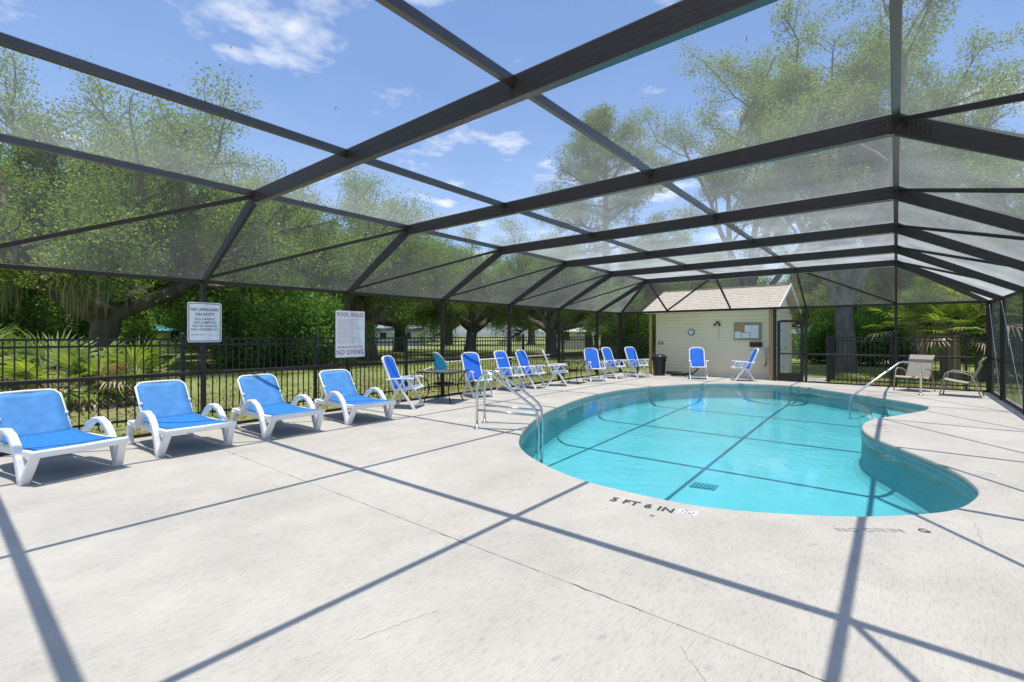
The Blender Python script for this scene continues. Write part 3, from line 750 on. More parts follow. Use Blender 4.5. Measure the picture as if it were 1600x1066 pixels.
for body, z, sz, of, sx in (('NO LIFEGUARD', .205, .063, .0012, .92), ('ON DUTY', .128, .063, .0012, .96), ('NO DIVING', .05, .052, .0002, 1.05), ('NO JUMPING', -.006, .052, .0002, 1.05), ('NO RUNNING', -.062, .052, .0002, 1.05), ('NO HORSEPLAY', -.118, .052, .0002, 1.05)):
    text('lettering', body, sz, (0, -.0062, z), TR, M_INK, s1_, off=of, sx=sx)
text('lettering', 'MAXIMUM CAPACITY', .022, (-.085, -.0062, -.20), TR, M_INK, s1_)
b = MB(); b.box((.125, -.0062, -.208), (.14, .0006, .0025)); b.build('blank_line', M_INK, s1_)
for z in (.27, -.24):
    b = MB(); ydisc(b, .007, .006, .0056, .009, 8); o = b.build('screw', M_STEEL, s1_); o.location = (0, 0, z)
s2_ = sign('rules_sign', 5.50, 1.555, .68, .95, 'tall white sign headed POOL RULES in red on a dark post')
W2, H2 = .67, .95
plate(rrect(W2, H2, .008), 0, .004).build('panel', M_SIGN, s2_)
text('lettering', 'POOL RULES', .115, (0, -.0048, .395), TR, M_RED, s2_, off=.0012, sx=.90, space=1.06)
text('lettering', 'MAXIMUM POOL DEPTH 7FT', .052, (0, -.0048, -.268), TR, M_RED, s2_, off=.0004, sx=.83, space=1.05)
text('lettering', 'NO DIVING', .135, (0, -.0048, -.375), TR, M_RED, s2_, off=.0018, sx=.86, space=1.06)
rr = random.Random(11); b = MB()
for i in range(19):
    z = .30 - i * .0268; x = -.29; end = rr.choice((.06, .1, .26, .28, .05, .2))
    while x < end:
        wd = rr.uniform(.018, .055); b.box((x + wd / 2, -.0046, z), (wd, .0006, .0085)); x += wd + .010
fp = b.build('fine_print', M_PINK, s2_); fp['kind'] = 'stuff'

# ------------------------------------------------------------------ loungers
def make_lounger():
    e = empty('sun_lounger')
    HWD = .37
    for s in (-1, 1):
        y = s * HWD
        b = MB(); b.strip([(.0, y, .315), (-.3, y, .305), (-.8, y, .30), (-1.42, y, .30)], (0, 1, 0), .05, .07); b.build('side_rail', M_WHITE, e, bevel=.012)
        arc = [(-.20, .0), (-.235, .10), (-.29, .24), (-.37, .37), (-.47, .465), (-.60, .515), (-.73, .505), (-.85, .445), (-.95, .36), (-1.02, .27)]
        b = MB(); b.strip([(x, y + s * .035, z) for x, z in arc], (0, 1, 0), .075, [.07, .075, .08, .075, .065, .055, .055, .06, .06, .06]); b.build('armrest', M_WHITE, e, bevel=.014, auto=False)
        b = MB(); b.strip([(-.20, y + s * .03, .01), (-.17, y + s * .03, .05), (-.07, y + s * .01, .22), (-.02, y, .32)], (0, 1, 0), .085, [.07, .06, .045, .05]); b.build('leg', M_WHITE, e, bevel=.012)
        b = MB(); b.strip([(-1.36, y, .30), (-1.40, y, .15), (-1.36, y, .0)], (0, 1, 0), .07, [.10, .075, .07]); b.build('leg', M_WHITE, e, bevel=.012)
    b = MB(); b.strip([(.0, -HWD - .05, .325), (.018, 0, .322), (.0, HWD + .05, .325)], (0, 0, 1), .075, .06); b.build('foot_bar', M_WHITE, e, bevel=.02, seg=3)
    b = MB(); b.box((-1.41, 0, .30), (.06, 2 * HWD, .06)); b.build('rear_bar', M_WHITE, e, bevel=.012)
    # seat sling
    n = 10; m = 6; vs = []; fs = []
    for i in range(n + 1):
        s = i / n; x = -.03 - 1.06 * s
        for j in range(m + 1):
            q = j / m - .5; yy = q * .67
            z = .352 - .028 * math.sin(math.pi * s) - .014 * math.cos(q * math.pi) + .012 * s
            vs.append((x, yy, z))
    for i in range(n):
        for j in range(m): a = i * (m + 1) + j; fs.append((a, a + m + 1, a + m + 2, a + 1))
    b = MB(); b.add(vs, fs); o = b.build('seat_sling', M_BLUEL, e, smooth=True); so_ = o.modifiers.new('s', 'SOLIDIFY'); so_.thickness = .012
    # backrest: white frame with blue sling
    p0 = Vector((-1.07, 0, .335)); p1 = Vector((-1.44, 0, .845)); d = (p1 - p0); ln = d.length; d.normalize(); nrm = Vector((d.z, 0, -d.x))
    bw = .305
    ring = [(-bw, 0), (-bw, ln * .5), (-bw * 1.0, ln - .07), (-bw + .05, ln - .012), (-bw + .10, ln), (0, ln + .005), (bw - .10, ln), (bw - .05, ln - .012), (bw, ln - .07), (bw, ln * .5), (bw, 0)]
    b = MB(); b.tube([p0 + Vector((0, yy, 0)) + d * q for yy, q in ring], .017, 8); b.build('back_frame', M_WHITE, e, smooth=True)
    inner = [(yy * .955, max(.0, min(q, ln - .022))) for yy, q in ring]
    vs = []; fs = []; n = 10
    for i in range(n + 1):
        q = (ln - .022) * i / n; half = bw - .006
        over = q - (ln - .085)
        if over > 0: half = bw - .014 - (.07 - math.sqrt(max(0, .07 ** 2 - over ** 2)))
        for j in range(7):
            t_ = j / 6 - .5; p = p0 + d * q + Vector((0, t_ * 2 * half, 0)) + nrm * (.018 - .018 * math.cos(t_ * math.pi)); vs.append(p)
    for i in range(n):
        for j in range(6): a = i * 7 + j; fs.append((a, a + 1, a + 8, a + 7))
    b = MB(); b.add(vs, fs); o = b.build('back_sling', M_BLUEB, e, smooth=True); so_ = o.modifiers.new('s', 'SOLIDIFY'); so_.thickness = .010
    for s in (-1, 1):
        b = MB(); b.bar((-1.20, s * .30, .58), (-1.33, s * .30, .32), .03, .03, (0, 1, 0)); b.build('prop', M_WHITE, e)
    return e
L0 = make_lounger()
spots = [(-6.82, 1.06, R(12), 'blue and white sun lounger at the picture edge, farthest from the POOL RULES sign'),
         (-7.02, 2.26, R(3.5), 'blue and white sun lounger beneath the lifeguard sign, just before its post'),
         (-7.06, 3.57, R(1), 'blue and white sun lounger with a dark shadow stripe across its back'),
         (-7.06, 4.93, R(-2), 'blue and white sun lounger beneath the POOL RULES sign, closest to the upright chairs')]
for i, (x, y, a, lb) in enumerate(spots):
    o = L0 if i == 0 else copy_tree(L0)
    o.location = (x, y, 0); o.rotation_euler = (0, 0, a)
    tag(o, lb, 'sun lounger', 'sun loungers along the screen wall')

# ------------------------------------------------------------------ folding recliner chairs
def make_chair():
    e = empty('folding_chair')
    p0 = Vector((-.16, 0, .36)); p1 = Vector((-.46, 0, 1.08)); d = p1 - p0; ln = d.length; d.normalize(); nrm = Vector((d.z, 0, -d.x))
    hw = .245
    def prof(inset):
        o = []
        for k in range(9): a = math.pi * k / 8; o.append(((hw - inset) * (1 if k < 1 else 1) * math.cos(a) ** (1) if False else (hw - inset) * math.copysign(abs(math.cos(a)) ** .55, math.cos(a)), ln - .13 + (.13 - inset) * math.sin(a) ** .8))
        return [(hw - inset, .0 + inset)] + o + [(-hw + inset, .0 + inset)]
    ring = prof(0)
    b = MB(); b.strip([p0 + Vector((0, yy, 0)) + d * q for yy, q in ring], nrm, .045, .036); b.build('back_frame', M_WHITE, e, bevel=.01)
    b = MB(); b.bar(p0 + Vector((0, -hw, 0)) + d * .02, p0 + Vector((0, hw, 0)) + d * .02, .035, .04); b.build('back_bar', M_WHITE, e, bevel=.008)
    pr = prof(.018); vs = [p0 + Vector((0, yy, 0)) + d * (q + .03 * (q < .1)) + nrm * (.012 if abs(yy) < .2 else .004) for yy, q in pr]
    c = p0 + d * (ln * .55) - nrm * .004
    rows = []; n = 12
    for i in range(n + 1):
        q = .05 + (ln - .05 - .03) * i / n; half = hw - .02
        over = q - (ln - .14)
        if over > 0: half = (hw - .02) * max(.35, (1 - (over / .125) ** 2)) ** .5
        rows.append([p0 + d * q + Vector((0, t_ * half, 0)) + nrm * (-.012 * math.cos(t_ * math.pi / 2) + .012) for t_ in (-1, -.6, -.2, .2, .6, 1)])
    b = MB(); b.add([p for r_ in rows for p in r_], [(i * 6 + j, i * 6 + j + 1, (i + 1) * 6 + j + 1, (i + 1) * 6 + j) for i in range(n) for j in range(5)])
    o = b.build('back_sling', M_BLUE, e, smooth=True); sm = o.modifiers.new('s', 'SOLIDIFY'); sm.thickness = .012; sm.offset = 0
    # seat
    for s in (-1, 1):
        b = MB(); b.strip([(-.20, s * .235, .385), (.0, s * .235, .405), (.20, s * .235, .435), (.29, s * .235, .425)], (0, 1, 0), .035, .045); b.build('seat_rail', M_WHITE, e, bevel=.01)
    b = MB(); b.box((.285, 0, .425), (.05, .50, .045)); b.build('seat_bar', M_WHITE, e, bevel=.014)
    b = MB(); rows = [[(x, yy, z - .012 * math.cos(yy / .22 * 1.5)) for yy in (-.22, -.11, 0, .11, .22)] for x, z in ((-.17, .405), (-.05, .415), (.08, .43), (.2, .45), (.265, .45))]
    b.add([p for r_ in rows for p in r_], [(i * 5 + j, (i + 1) * 5 + j, (i + 1) * 5 + j + 1, i * 5 + j + 1) for i in range(4) for j in range(4)])
    o = b.build('seat_sling', M_BLUE, e, smooth=True); sm = o.modifiers.new('s', 'SOLIDIFY'); sm.thickness = .01
    for s in (-1, 1):
        b = MB(); b.strip([(-.33, s * .285, .60), (-.15, s * .285, .625), (.08, s * .285, .64), (.22, s * .285, .64), (.27, s * .285, .625)], (0, 1, 0), .06, .03); b.build('armrest', M_WHITE, e, bevel=.01)
        b = MB(); b.strip([(-.14, s * .275, .61), (.06, s * .275, .33), (.29, s * .275, .0)], (0, 1, 0), .035, .05); b.build('leg', M_WHITE, e, bevel=.01)
        b = MB(); b.strip([(.06, s * .255, .625), (-.10, s * .255, .36), (-.33, s * .255, .0)], (0, 1, 0), .03, .045); b.build('leg', M_WHITE, e, bevel=.01)
        b = MB(); b.strip([(.24, s * .25, .43), (.17, s * .25, .53), (.12, s * .255, .625)], (0, 1, 0), .025, .035); b.build('arm_strut', M_WHITE, e, bevel=.006)
    b = MB(); b.bar((.245, -.275, .065), (.245, .275, .065), .03, .035); b.build('cross_bar', M_WHITE, e, bevel=.008)
    b = MB(); b.bar((-.285, -.255, .07), (-.285, .255, .07), .03, .035); b.build('cross_bar', M_WHITE, e, bevel=.008)
    return e
C0 = make_chair()
chairs = [(-8.08, 6.42, 28, 'blue folding chair standing between the last sun lounger and the glass table'),
          (-8.12, 8.68, -17, 'blue folding chair just past the glass table with the leaf net behind it'),
          (-8.30, 10.22, -2, 'blue folding chair, first of the close pair in front of the yellow pole'),
          (-8.22, 11.10, 4, 'blue folding chair, second of the close pair in front of the yellow pole'),
          (-8.02, 12.12, 36, 'blue folding chair seen edge-on beside the small dark table'),
          (-7.85, 14.15, -38, 'blue folding chair behind the small dark table, before the close pair by the corner'),
          (-7.80, 15.50, -12, 'blue folding chair by the far corner, left one of its pair'),
          (-7.42, 16.55, -22, 'blue folding chair by the far corner, standing closest to the trash can'),
          (-5.42, 17.10, -66, 'blue folding chair facing the pool under the wall clock'),
          (-4.05, 17.38, 207, 'blue folding chair turned sideways under the notice board')]
for i, (x, y, a, lb) in enumerate(chairs):
    o = C0 if i == 0 else copy_tree(C0)
    o.location = (x, y, 0); o.rotation_euler = (0, 0, R(a)); tag(o, lb, 'chair', 'blue folding recliner chairs')

# ------------------------------------------------------------------ tan sling chairs
def make_tan():
    e = empty('sling_chair')
    for s in (-1, 1):
        y = s * .27
        b = MB(); b.tube([(.30, y, .0), (.235, y, .40), (.20, y, .56), (.13, y, .625), (-.12, y, .60), (-.25, y, .54), (-.33, y, .30), (-.42, y, .0)], .0145, 8); b.build('leg_frame', M_TANF, e, smooth=True)
        b = MB(); b.tube([(.30, y * .9, .385), (.25, y * .9, .415), (.05, y * .9, .37), (-.17, y * .9, .335), (-.23, y * .9, .37), (-.30, y * .9, .56), (-.385, y * .9, .78), (-.375, y * .9, .86), (-.46, y * .9, .98)], .0135, 8); b.build('sling_rail', M_TANF, e, smooth=True)
    pr = [(.31, .375), (.25, .418), (.05, .372), (-.16, .338), (-.235, .375), (-.30, .56), (-.385, .78), (-.378, .86), (-.46, .98)]
    b = MB(); b.strip([(x, 0, z) for x, z in pr], (0, 1, 0), .475, .008); b.build('sling', M_TAN, e)
    b = MB(); b.bar((-.30, -.26, .40), (-.30, .26, .40), .022, .022); b.build('cross_bar', M_TANF, e)
    return e
T0 = make_tan(); T0.location = (.36, 17.08, 0); T0.rotation_euler = (0, 0, R(-116)); T0.scale = (1.06, 1.12, 1.0)
tag(T0, 'tan sling patio chair turned to the pool behind the single handrail', 'chair', 'tan sling patio chairs')
T1 = copy_tree(T0); T1.location = (1.22, 16.4, 0); T1.rotation_euler = (0, 0, R(170))
tag(T1, 'tan sling patio chair seen side-on in the far corner', 'chair', 'tan sling patio chairs')

# ------------------------------------------------------------------ patio tables
def make_table(w):
    e = empty('patio_table'); h = w / 2
    b = MB(); 
    for s in (-1, 1):
        b.box((s * (h - .015), 0, .695), (.03, w, .028)); b.box((0, s * (h - .015), .695), (w - .06, .03, .028))
    b.build('rim', M_BRONZE, e, bevel=.006)
    b = MB(); b.box((0, 0, .70), (w - .062, w - .062, .008)); b.build('glass_top', M_GLASS_T, e)
    for sx in (-1, 1):
        for sy in (-1, 1):
            pts = [(.90, .68), (.80, .60), (.62, .45), (.56, .35), (.60, .22), (.74, .08), (.80, .0)]
            b = MB(); b.tube([(sx * h * r * .92, sy * h * r * .92, z) for r, z in pts], .014, 8); b.build('leg', M_BRONZE, e, smooth=True)
    b = MB(); b.lathe([(.25 * w, .40), (.27 * w, .41), (.27 * w, .425), (.25 * w, .43)], 20); b.build('shelf_ring', M_BRONZE, e)
    return e
t0 = make_table(.92); t0.location = (-8.12, 7.52, 0); t0.rotation_euler = (0, 0, R(20)); tag(t0, 'square glass-topped patio table with curved dark legs below the leaf net', 'table', 'dark patio tables')
t1 = make_table(.74); t1.location = (-8.05, 13.05, 0); t1.rotation_euler = (0, 0, R(8)); tag(t1, 'smaller dark patio table between the edge-on chair and the far chairs', 'table', 'dark patio tables')

# ------------------------------------------------------------------ pool poles on the wall
ln_ = empty('leaf_net', (XL + .12, 7.75, .86)); tag(ln_, 'aqua blue leaf net on a long white pole hung along the screen wall', 'pool net')
b = MB(); b.tube([(0, .25, 0), (0, 4.9, .04)], .017, 8); b.build('pole', M_TRIMW, ln_, smooth=True)
ring = [(.02 + .14 * math.cos(a), .16 + .20 * math.sin(a) * .9, .06 - .20 * math.sin(a)) for a in np.linspace(0, 2 * math.pi, 20)]
b = MB(); b.tube(ring, .013, 6); b.build('rim', M_TRIMW, ln_, smooth=True)
cx = Vector((.02, .05, -.30)); vs = []
for k in range(5):
    q = k / 4
    for p in ring[:-1]: vs.append(Vector(p).lerp(cx + Vector((random.uniform(-.03, .03), random.uniform(-.03, .03), 0)), q * .93))
fs = [(k * 19 + i, k * 19 + (i + 1) % 19, (k + 1) * 19 + (i + 1) % 19, (k + 1) * 19 + i) for k in range(4) for i in range(19)]
b = MB(); b.add(vs, fs); b.build('net_bag', M_AQUA, ln_, smooth=True)
yp = empty('life_hook', (XL + .10, 7.35, .75)); tag(yp, 'yellow pole with a pale crook end hung under the white pole', 'life hook')
b = MB(); b.tube([(0, .5, .0), (0, 5.3, .05)], .017, 8); b.build('pole', M_YELLOW, yp, smooth=True)
b = MB(); b.tube([(0, .5, 0), (0, .3, .01), (0, .12, -.03), (0, .0, -.13), (.0, -.06, -.26)], .012, 8); b.build('crook', M_TRIMW, yp, smooth=True)
for yy in (8.35, 11.0, 12.3):
    part('pole_hook', lambda b: b.tube([(XL + .02, yy, .90), (XL + .07, yy, .70), (XL + .16, yy, .72), (XL + .165, yy, .92)], .008, 6), bevel=0)

# ------------------------------------------------------------------ handrails
def handrail(base, dirv, label):
    e = empty('pool_handrail', (base[0], base[1], 0), math.atan2(dirv[1], dirv[0])); return e
for k, (bx_, by_) in enumerate(((-5.32, 5.66), (-5.58, 6.13))):
    e = empty('pool_handrail', (bx_, by_, 0), math.atan2(.48, .87))
    pts = [(0, 0, 0), (0, 0, .62), (.01, 0, .74), (.05, 0, .84), (.12, 0, .895), (.20, 0, .905), (.28, 0, .87), (.86, 0, .44), (.95, 0, .36), (1.0, 0, .26), (1.005, 0, .10), (1.005, 0, -.75)]
    b = MB(); b.tube(pts, .0225, 12); b.build('rail', M_STEEL, e, smooth=True)
    b = MB(); b.tube([(0, 0, .31), (1.0, 0, .245)], .019, 10); b.build('cross_tube', M_STEEL, e, smooth=True)
    b = MB(); b.lathe([(.06, 0), (.06, .012), (.035, .03), (.026, .035)], 18); b.build('flange', M_STEEL, e)
    tag(e, ('stainless handrail nearest the camera at the deep end ladder', 'stainless handrail on the far side of the deep end ladder')[k], 'handrail', 'stainless pool handrails')
for z in (-.35, -.6):
    b = MB(); b.box((-4.58, 6.37, z), (.10, .44, .03), Matrix.Rotation(math.atan2(.48, .87), 3, 'Z')); b.build('ladder_tread', M_STEEL, pool)
fx, fy = .49, 15.9
e = empty('pool_handrail', (fx, fy, 0), math.atan2(14.6 - 15.9, -.93 - .49))
b = MB(); b.tube([(0, 0, 0), (0, 0, .66), (.02, 0, .76), (.09, 0, .825), (.18, 0, .84), (.50, 0, .86), (.60, 0, .82), (1.80, 0, .02), (1.87, 0, -.06), (1.89, 0, -.2), (1.89, 0, -.7)], .024, 12); b.build('rail', M_STEEL, e, smooth=True)
b = MB(); b.lathe([(.06, 0), (.06, .012), (.035, .03), (.026, .035)], 18); b.build('flange', M_STEEL, e)
tag(e, 'single stainless handrail sloping into the shallow steps', 'handrail', 'stainless pool handrails')

# ------------------------------------------------------------------ picket fences
PH = 1.52
pk = MB(); pk.box((0, 0, PH / 2), (.018, .018, PH - .06)); pk_me = pk.mesh('picket', M_FENCE)
def fence(a, b_, label, pitch=.118, bay=2.4):
    a = Vector((*a, -.05)); b_ = Vector((*b_, -.05)); d = b_ - a; ln = d.length; d.normalize(); ang = math.atan2(d.y, d.x)
    e = empty('picket_fence', a, ang); tag(e, label, 'fence', 'black picket fences')
    for z in (.14, PH - .12, PH - .01):
        m = MB(); m.box((ln / 2, 0, z), (ln, .03, .035)); m.build('rail', M_FENCE, e)
    nposts = max(1, round(ln / bay)); pm = MB(); pm.box((0, 0, .80), (.06, .06, 1.6)); pm.lathe([(.045, 1.6), (.03, 1.63), (.005, 1.64)], 8); pme = pm.mesh('post', M_FENCE)
    for i in range(nposts + 1):
        o = link('post', pme, e); o.location = (ln * i / nposts, 0, 0)
    for i in range(int(ln / pitch)):
        x = (i + .5) * pitch
        if abs((x / (ln / nposts)) - round(x / (ln / nposts))) * ln / nposts < .045: continue
        o = link('picket', pk_me, e); o.location = (x, 0, .02)
fence((-10.05, .4), (-10.05, 20.6), 'long black picket fence running outside the left screen wall')
fence((-10.05, 20.6), (-7.9, 20.6), 'short black picket fence return behind the far corner by the pool house')
fence((-1.75, 18.62), (3.2, 18.62), 'black picket fence behind the tan chairs', bay=1.7)
fence((-1.75, 18.62), (-1.75, 20.6), 'short black picket panel standing edge-on past the screen door')

# walk outside the door
wk = MB(); wk.box((-2.3, 19.2, -.01), (1.1, 2.2, .06)); tag(wk.build('path', M_DECK), kind='structure')

# ------------------------------------------------------------------ vegetation
class Skel:
    def __init__(s): s.br = []; s.tips = []; s.moss = []
def grow(S, rng, p, d, ln, r, lv, mx, up, wob, kids, spread, shrink):
    n = 5; pts = [p.copy()]; rs = [r]; q = p.copy(); dd = d.copy()
    for i in range(n):
        dd = (dd + Vector((rng.gauss(0, wob), rng.gauss(0, wob), rng.gauss(0, wob) + up * (.5 if lv == 1 else 1)))).normalized()
        q = q + dd * ln / n; pts.append(q.copy()); rs.append(r * (1 - .62 * (i + 1) / n))
    S.br.append((pts, rs, lv))
    if lv >= mx:
        for i in (2, 3, 4, 5): S.tips.append((pts[i], lv))
        return
    if lv >= 1:
        for i in range(2, n + 1): S.moss.append(pts[i])
    k = kids[lv]
    for j in range(k):
        f = .30 + .70 * (j + rng.random() * .8) / k; f = min(f, .99)
        i = min(n - 1, int(f * n)); a = pts[i].lerp(pts[i + 1], f * n - i)
        ax = Vector((rng.gauss(0, 1), rng.gauss(0, 1), rng.gauss(0, .55))); ax -= dd * ax.dot(dd) * .9
        if ax.length < .1: ax = Vector((1, 0, 0))
        ax.normalize(); dv = (pts[i + 1] - pts[i]).normalized()
        nd_ = (dv * math.cos(spread) + ax * math.sin(spread)).normalized()
        grow(S, rng, a, nd_, ln * shrink * rng.uniform(.75, 1.2), rs[i] * .58, lv + 1, mx, up, wob * 1.1, kids, spread, shrink)
    S.tips.append((pts[-1], lv))

def leaves(rng, centres, per, sig, lw, ll, flat=.6):
    c = np.repeat(np.array([tuple(p) for p in centres]), per, axis=0); n = len(c)
    c = c + np.clip(rng.normal(0, 1, (n, 3)), -1.5, 1.5) * np.array(sig)
    nrm = rng.normal(0, 1, (n, 3)) * np.array([1, 1, flat]) + np.array([0, 0, .55]); nrm /= np.linalg.norm(nrm, axis=1)[:, None]
    a = np.cross(nrm, rng.normal(0, 1, (n, 3))); a /= np.linalg.norm(a, axis=1)[:, None] + 1e-9; b = np.cross(nrm, a)
    sz = rng.uniform(.65, 1.35, (n, 1)); a = a * ll * sz / 2; b = b * lw * sz / 2
    v = np.stack([c - a, c + b * 1.0 - a * .1, c + a, c - b * 1.0 - a * .1], axis=1).reshape(-1, 3); return v
def moss_strands(rng, pts, per, lmin, lmax, w):
    c = np.repeat(np.array([tuple(p) for p in pts]), per, axis=0); n = len(c)
    c = c + rng.normal(0, 1, (n, 3)) * np.array([.13, .13, .05]); L_ = rng.uniform(lmin, lmax, n) * rng.uniform(.4, 1, n)
    ang = rng.uniform(0, math.pi, n); s = np.stack([np.cos(ang), np.sin(ang), 0 * ang], 1) * (w * rng.uniform(.6, 1.4, (n, 1)))
    sw = rng.normal(0, .07, (n, 3)); sw[:, 2] = 0; dz = np.stack([0 * L_, 0 * L_, -L_], 1)
    v = np.stack([c - s * .5, c + s * .5, c + dz * .5 + sw + s * .5, c + dz + sw * .6, c + dz * .5 + sw - s * .5], axis=1).reshape(-1, 3); return v

def tree_mesh(seed, kind):
    rng = random.Random(seed); nr = np.random.default_rng(seed); S = Skel()
    if kind == 'oak':
        th = 2.4; top = Vector((.2, .1, th))
        S.br.append(([Vector((0, 0, -.3)), Vector((0, 0, .25)), Vector((.04, 0, .9)), Vector((.1, .05, 1.7)), top], [.72, .52, .44, .42, .42], 0))
        nl = 7
        for j in range(nl):
            az = 2 * math.pi * (j + rng.uniform(-.25, .25)) / nl; el = R(rng.choice((14, 24, 38, 55, 30)))
            grow(S, rng, top + Vector((0, 0, rng.uniform(-.6, .1))), Vector((math.cos(az) * math.cos(el), math.sin(az) * math.cos(el), math.sin(el))), rng.uniform(5.0, 6.6), .30, 1, 3, .055, .15, [0, 8, 7], R(48), .50)
        grow(S, rng, top, Vector((.1, .1, 1)).normalized(), 5.2, .30, 1, 3, .05, .16, [0, 8, 6], R(50), .52)
        lv = leaves(nr, [t_[0] for t_ in S.tips], 88, (.31, .31, .21), .05, .092); lm = M_OAKLEAF
        lowm = [p for p in S.moss if 2.6 < p.z < 6.5]; rng.shuffle(lowm); mo = moss_strands(nr, lowm[:130], 26, .4, 1.7, .04)
    elif kind == 'tall':
        S.br.append(([Vector((0, 0, -.3)), Vector((.08, 0, 1.2)), Vector((.0, .1, 2.6)), Vector((.1, 0, 4.2))], [.50, .40, .37, .26], 0))
        for j in range(8):
            az = 2 * math.pi * j * .38 + rng.uniform(-.3, .3); el = R(rng.uniform(42, 74)); z = 2.4 + 1.8 * j / 7
            grow(S, rng, Vector((.06, .05, z)), Vector((math.cos(az) * math.cos(el), math.sin(az) * math.cos(el), math.sin(el))), rng.uniform(8.5, 11.5), .17, 1, 3, .045, .17, [0, 8, 7], R(44), .36)
        lv = leaves(nr, [t_[0] for t_ in S.tips], 80, (.29, .29, .24), .042, .11, 1.0); lm = M_PALELEAF; mo = None
    elif kind == 'pine':
        S.br.append(([Vector((0, 0, -.3)), Vector((.1, 0, 5)), Vector((0, .1, 10)), Vector((.1, 0, 15.5))], [.36, .28, .2, .06], 0))
        for j in range(24):
            az = j * 2.4; z = 7.5 + 8.0 * j / 23; el = R(8 + 35 * j / 23)
            grow(S, rng, Vector((.05, .03, z)), Vector((math.cos(az) * math.cos(el), math.sin(az) * math.cos(el), math.sin(el))), 4.3 * (1.02 - .62 * (j / 23) ** 2), .10, 1, 2, .04, .1, [0, 9], R(45), .42)
        lv = leaves(nr, [t_[0] for t_ in S.tips], 50, (.33, .33, .25), .035, .30, 1.0); lm = M_PINELEAF; mo = None
    else:      # shrub: many stems from the base
        for j in range(11):
            az = rng.uniform(0, 6.28); el = R(rng.uniform(35, 85))
            grow(S, rng, Vector((rng.gauss(0, .3), rng.gauss(0, .3), -.1)), Vector((math.cos(az) * math.cos(el), math.sin(az) * math.cos(el), math.sin(el))), rng.uniform(1.8, 2.8), .05, 1, 3, .03, .16, [0, 6, 4], R(45), .5)
        lv = leaves(nr, [t_[0] for t_ in S.tips] + [t_[0] * .75 for t_ in S.tips[::2]], 36, (.22, .22, .2), .06, .10); lm = M_DARKLEAF; mo = None
    tb_ = MB()
    for pts, rs, lvv in S.br: tb_.tube(pts, rs, 9 if lvv <= 1 else (5 if lvv == 2 else 3), caps=False)
    bark = M_PINEBARK if kind in ('tall',) else M_BARK
    tm = tb_.mesh('trunk', bark, True); cm = np_mesh('crown', lv, 4, [lm]); mm = np_mesh('moss', mo, 5, [M_MOSS]) if mo is not None else None
    return tm, cm, mm
TM = {('oak', 0): tree_mesh(11, 'oak'), ('oak', 1): tree_mesh(23, 'oak'), ('oak', 2): tree_mesh(37, 'oak'),
      ('tall', 0): tree_mesh(5, 'tall'), ('tall', 1): tree_mesh(8, 'tall'), ('pine', 0): tree_mesh(2, 'pine'), ('shrub', 0): tree_mesh(4, 'shrub'), ('shrub', 1): tree_mesh(9, 'shrub')}
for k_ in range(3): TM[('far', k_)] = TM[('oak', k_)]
def plant(name, kind, var, u, t, s, rz, label, cat, group=None, sz=None):
    x, y = at(u, t); e = empty(name, (x, y, -.06), R(rz)); e.scale = (s, s, sz or s)
    tm, cm, mm = TM[(kind, var)]
    link('trunk' if kind != 'shrub' else 'stems', tm, e); co = link('crown' if kind != 'shrub' else 'foliage', cm, e)
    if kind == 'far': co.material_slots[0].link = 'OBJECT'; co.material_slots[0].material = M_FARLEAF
    if mm: link('moss', mm, e)
    tag(e, label, cat, group); return e
OG = 'live oaks around the lawn'
plant('oak_tree', 'oak', 0, 160, 20.5, 1.22, 20, 'massive gnarled live oak behind the palmetto clump', 'tree', OG)
plant('oak_tree', 'oak', 1, -150, 25, 1.3, 140, 'mossy live oak at the edge of the picture, past the palmettos', 'tree', OG)
plant('oak_tree', 'oak', 2, 575, 31, 1.22, 262, 'leaning live oak with heavy mossy limbs behind the POOL RULES sign', 'tree', OG)
plant('oak_tree', 'oak', 1, 350, 38, 1.6, 60, 'live oak rising behind the lifeguard sign', 'tree', OG)
plant('oak_tree', 'oak', 0, 625, 46, 1.25, 290, 'low spreading live oak far across the lawn, right of the POOL RULES sign', 'tree', OG)
plant('oak_tree', 'oak', 2, 735, 40, 1.05, 20, 'moss-hung live oak above the upright chairs', 'tree', OG)
plant('oak_tree', 'oak', 1, 862, 35, .9, 250, 'live oak whose trunk stands just before the far left corner', 'tree', OG)
plant('oak_tree', 'oak', 0, 1010, 40, 1.0, 100, 'live oak behind the left end of the pool house', 'tree', OG)
plant('oak_tree', 'tall', 1, 1322, 20.5, .92, 75, 'big grey trunked oak standing behind the screen door', 'tree', OG)
plant('oak_tree', 'oak', 2, 60, 30, 1.6, 10, 'tall live oak filling the sky beyond the massive gnarled one', 'tree', OG)
plant('oak_tree', 'oak', 1, 1500, 36, 1.2, 320, 'live oak beyond the palms in the far corner', 'tree', OG)
plant('oak_tree', 'oak', 0, 1800, 26, 1.0, 180, 'live oak outside the right screen wall', 'tree', OG)
plant('pine_tree', 'pine', 0, 945, 38, 1.12, 0, 'round-topped pine above the pool house roof', 'tree')
plant('tall_tree', 'tall', 0, 1165, 28, 1.08, 30, 'tall open tree with bare forked limbs above the pool house', 'tree', 'tall open trees')
plant('tall_tree', 'tall', 1, 1420, 33, .95, 80, 'tall pale-leaved tree over the ridge of the enclosure', 'tree', 'tall open trees')
plant('tall_tree', 'tall', 0, 1590, 26, .82, 200, 'tall pale-leaved tree over the right slope of the enclosure', 'tree', 'tall open trees')
BG = 'oaks in the distant tree line'
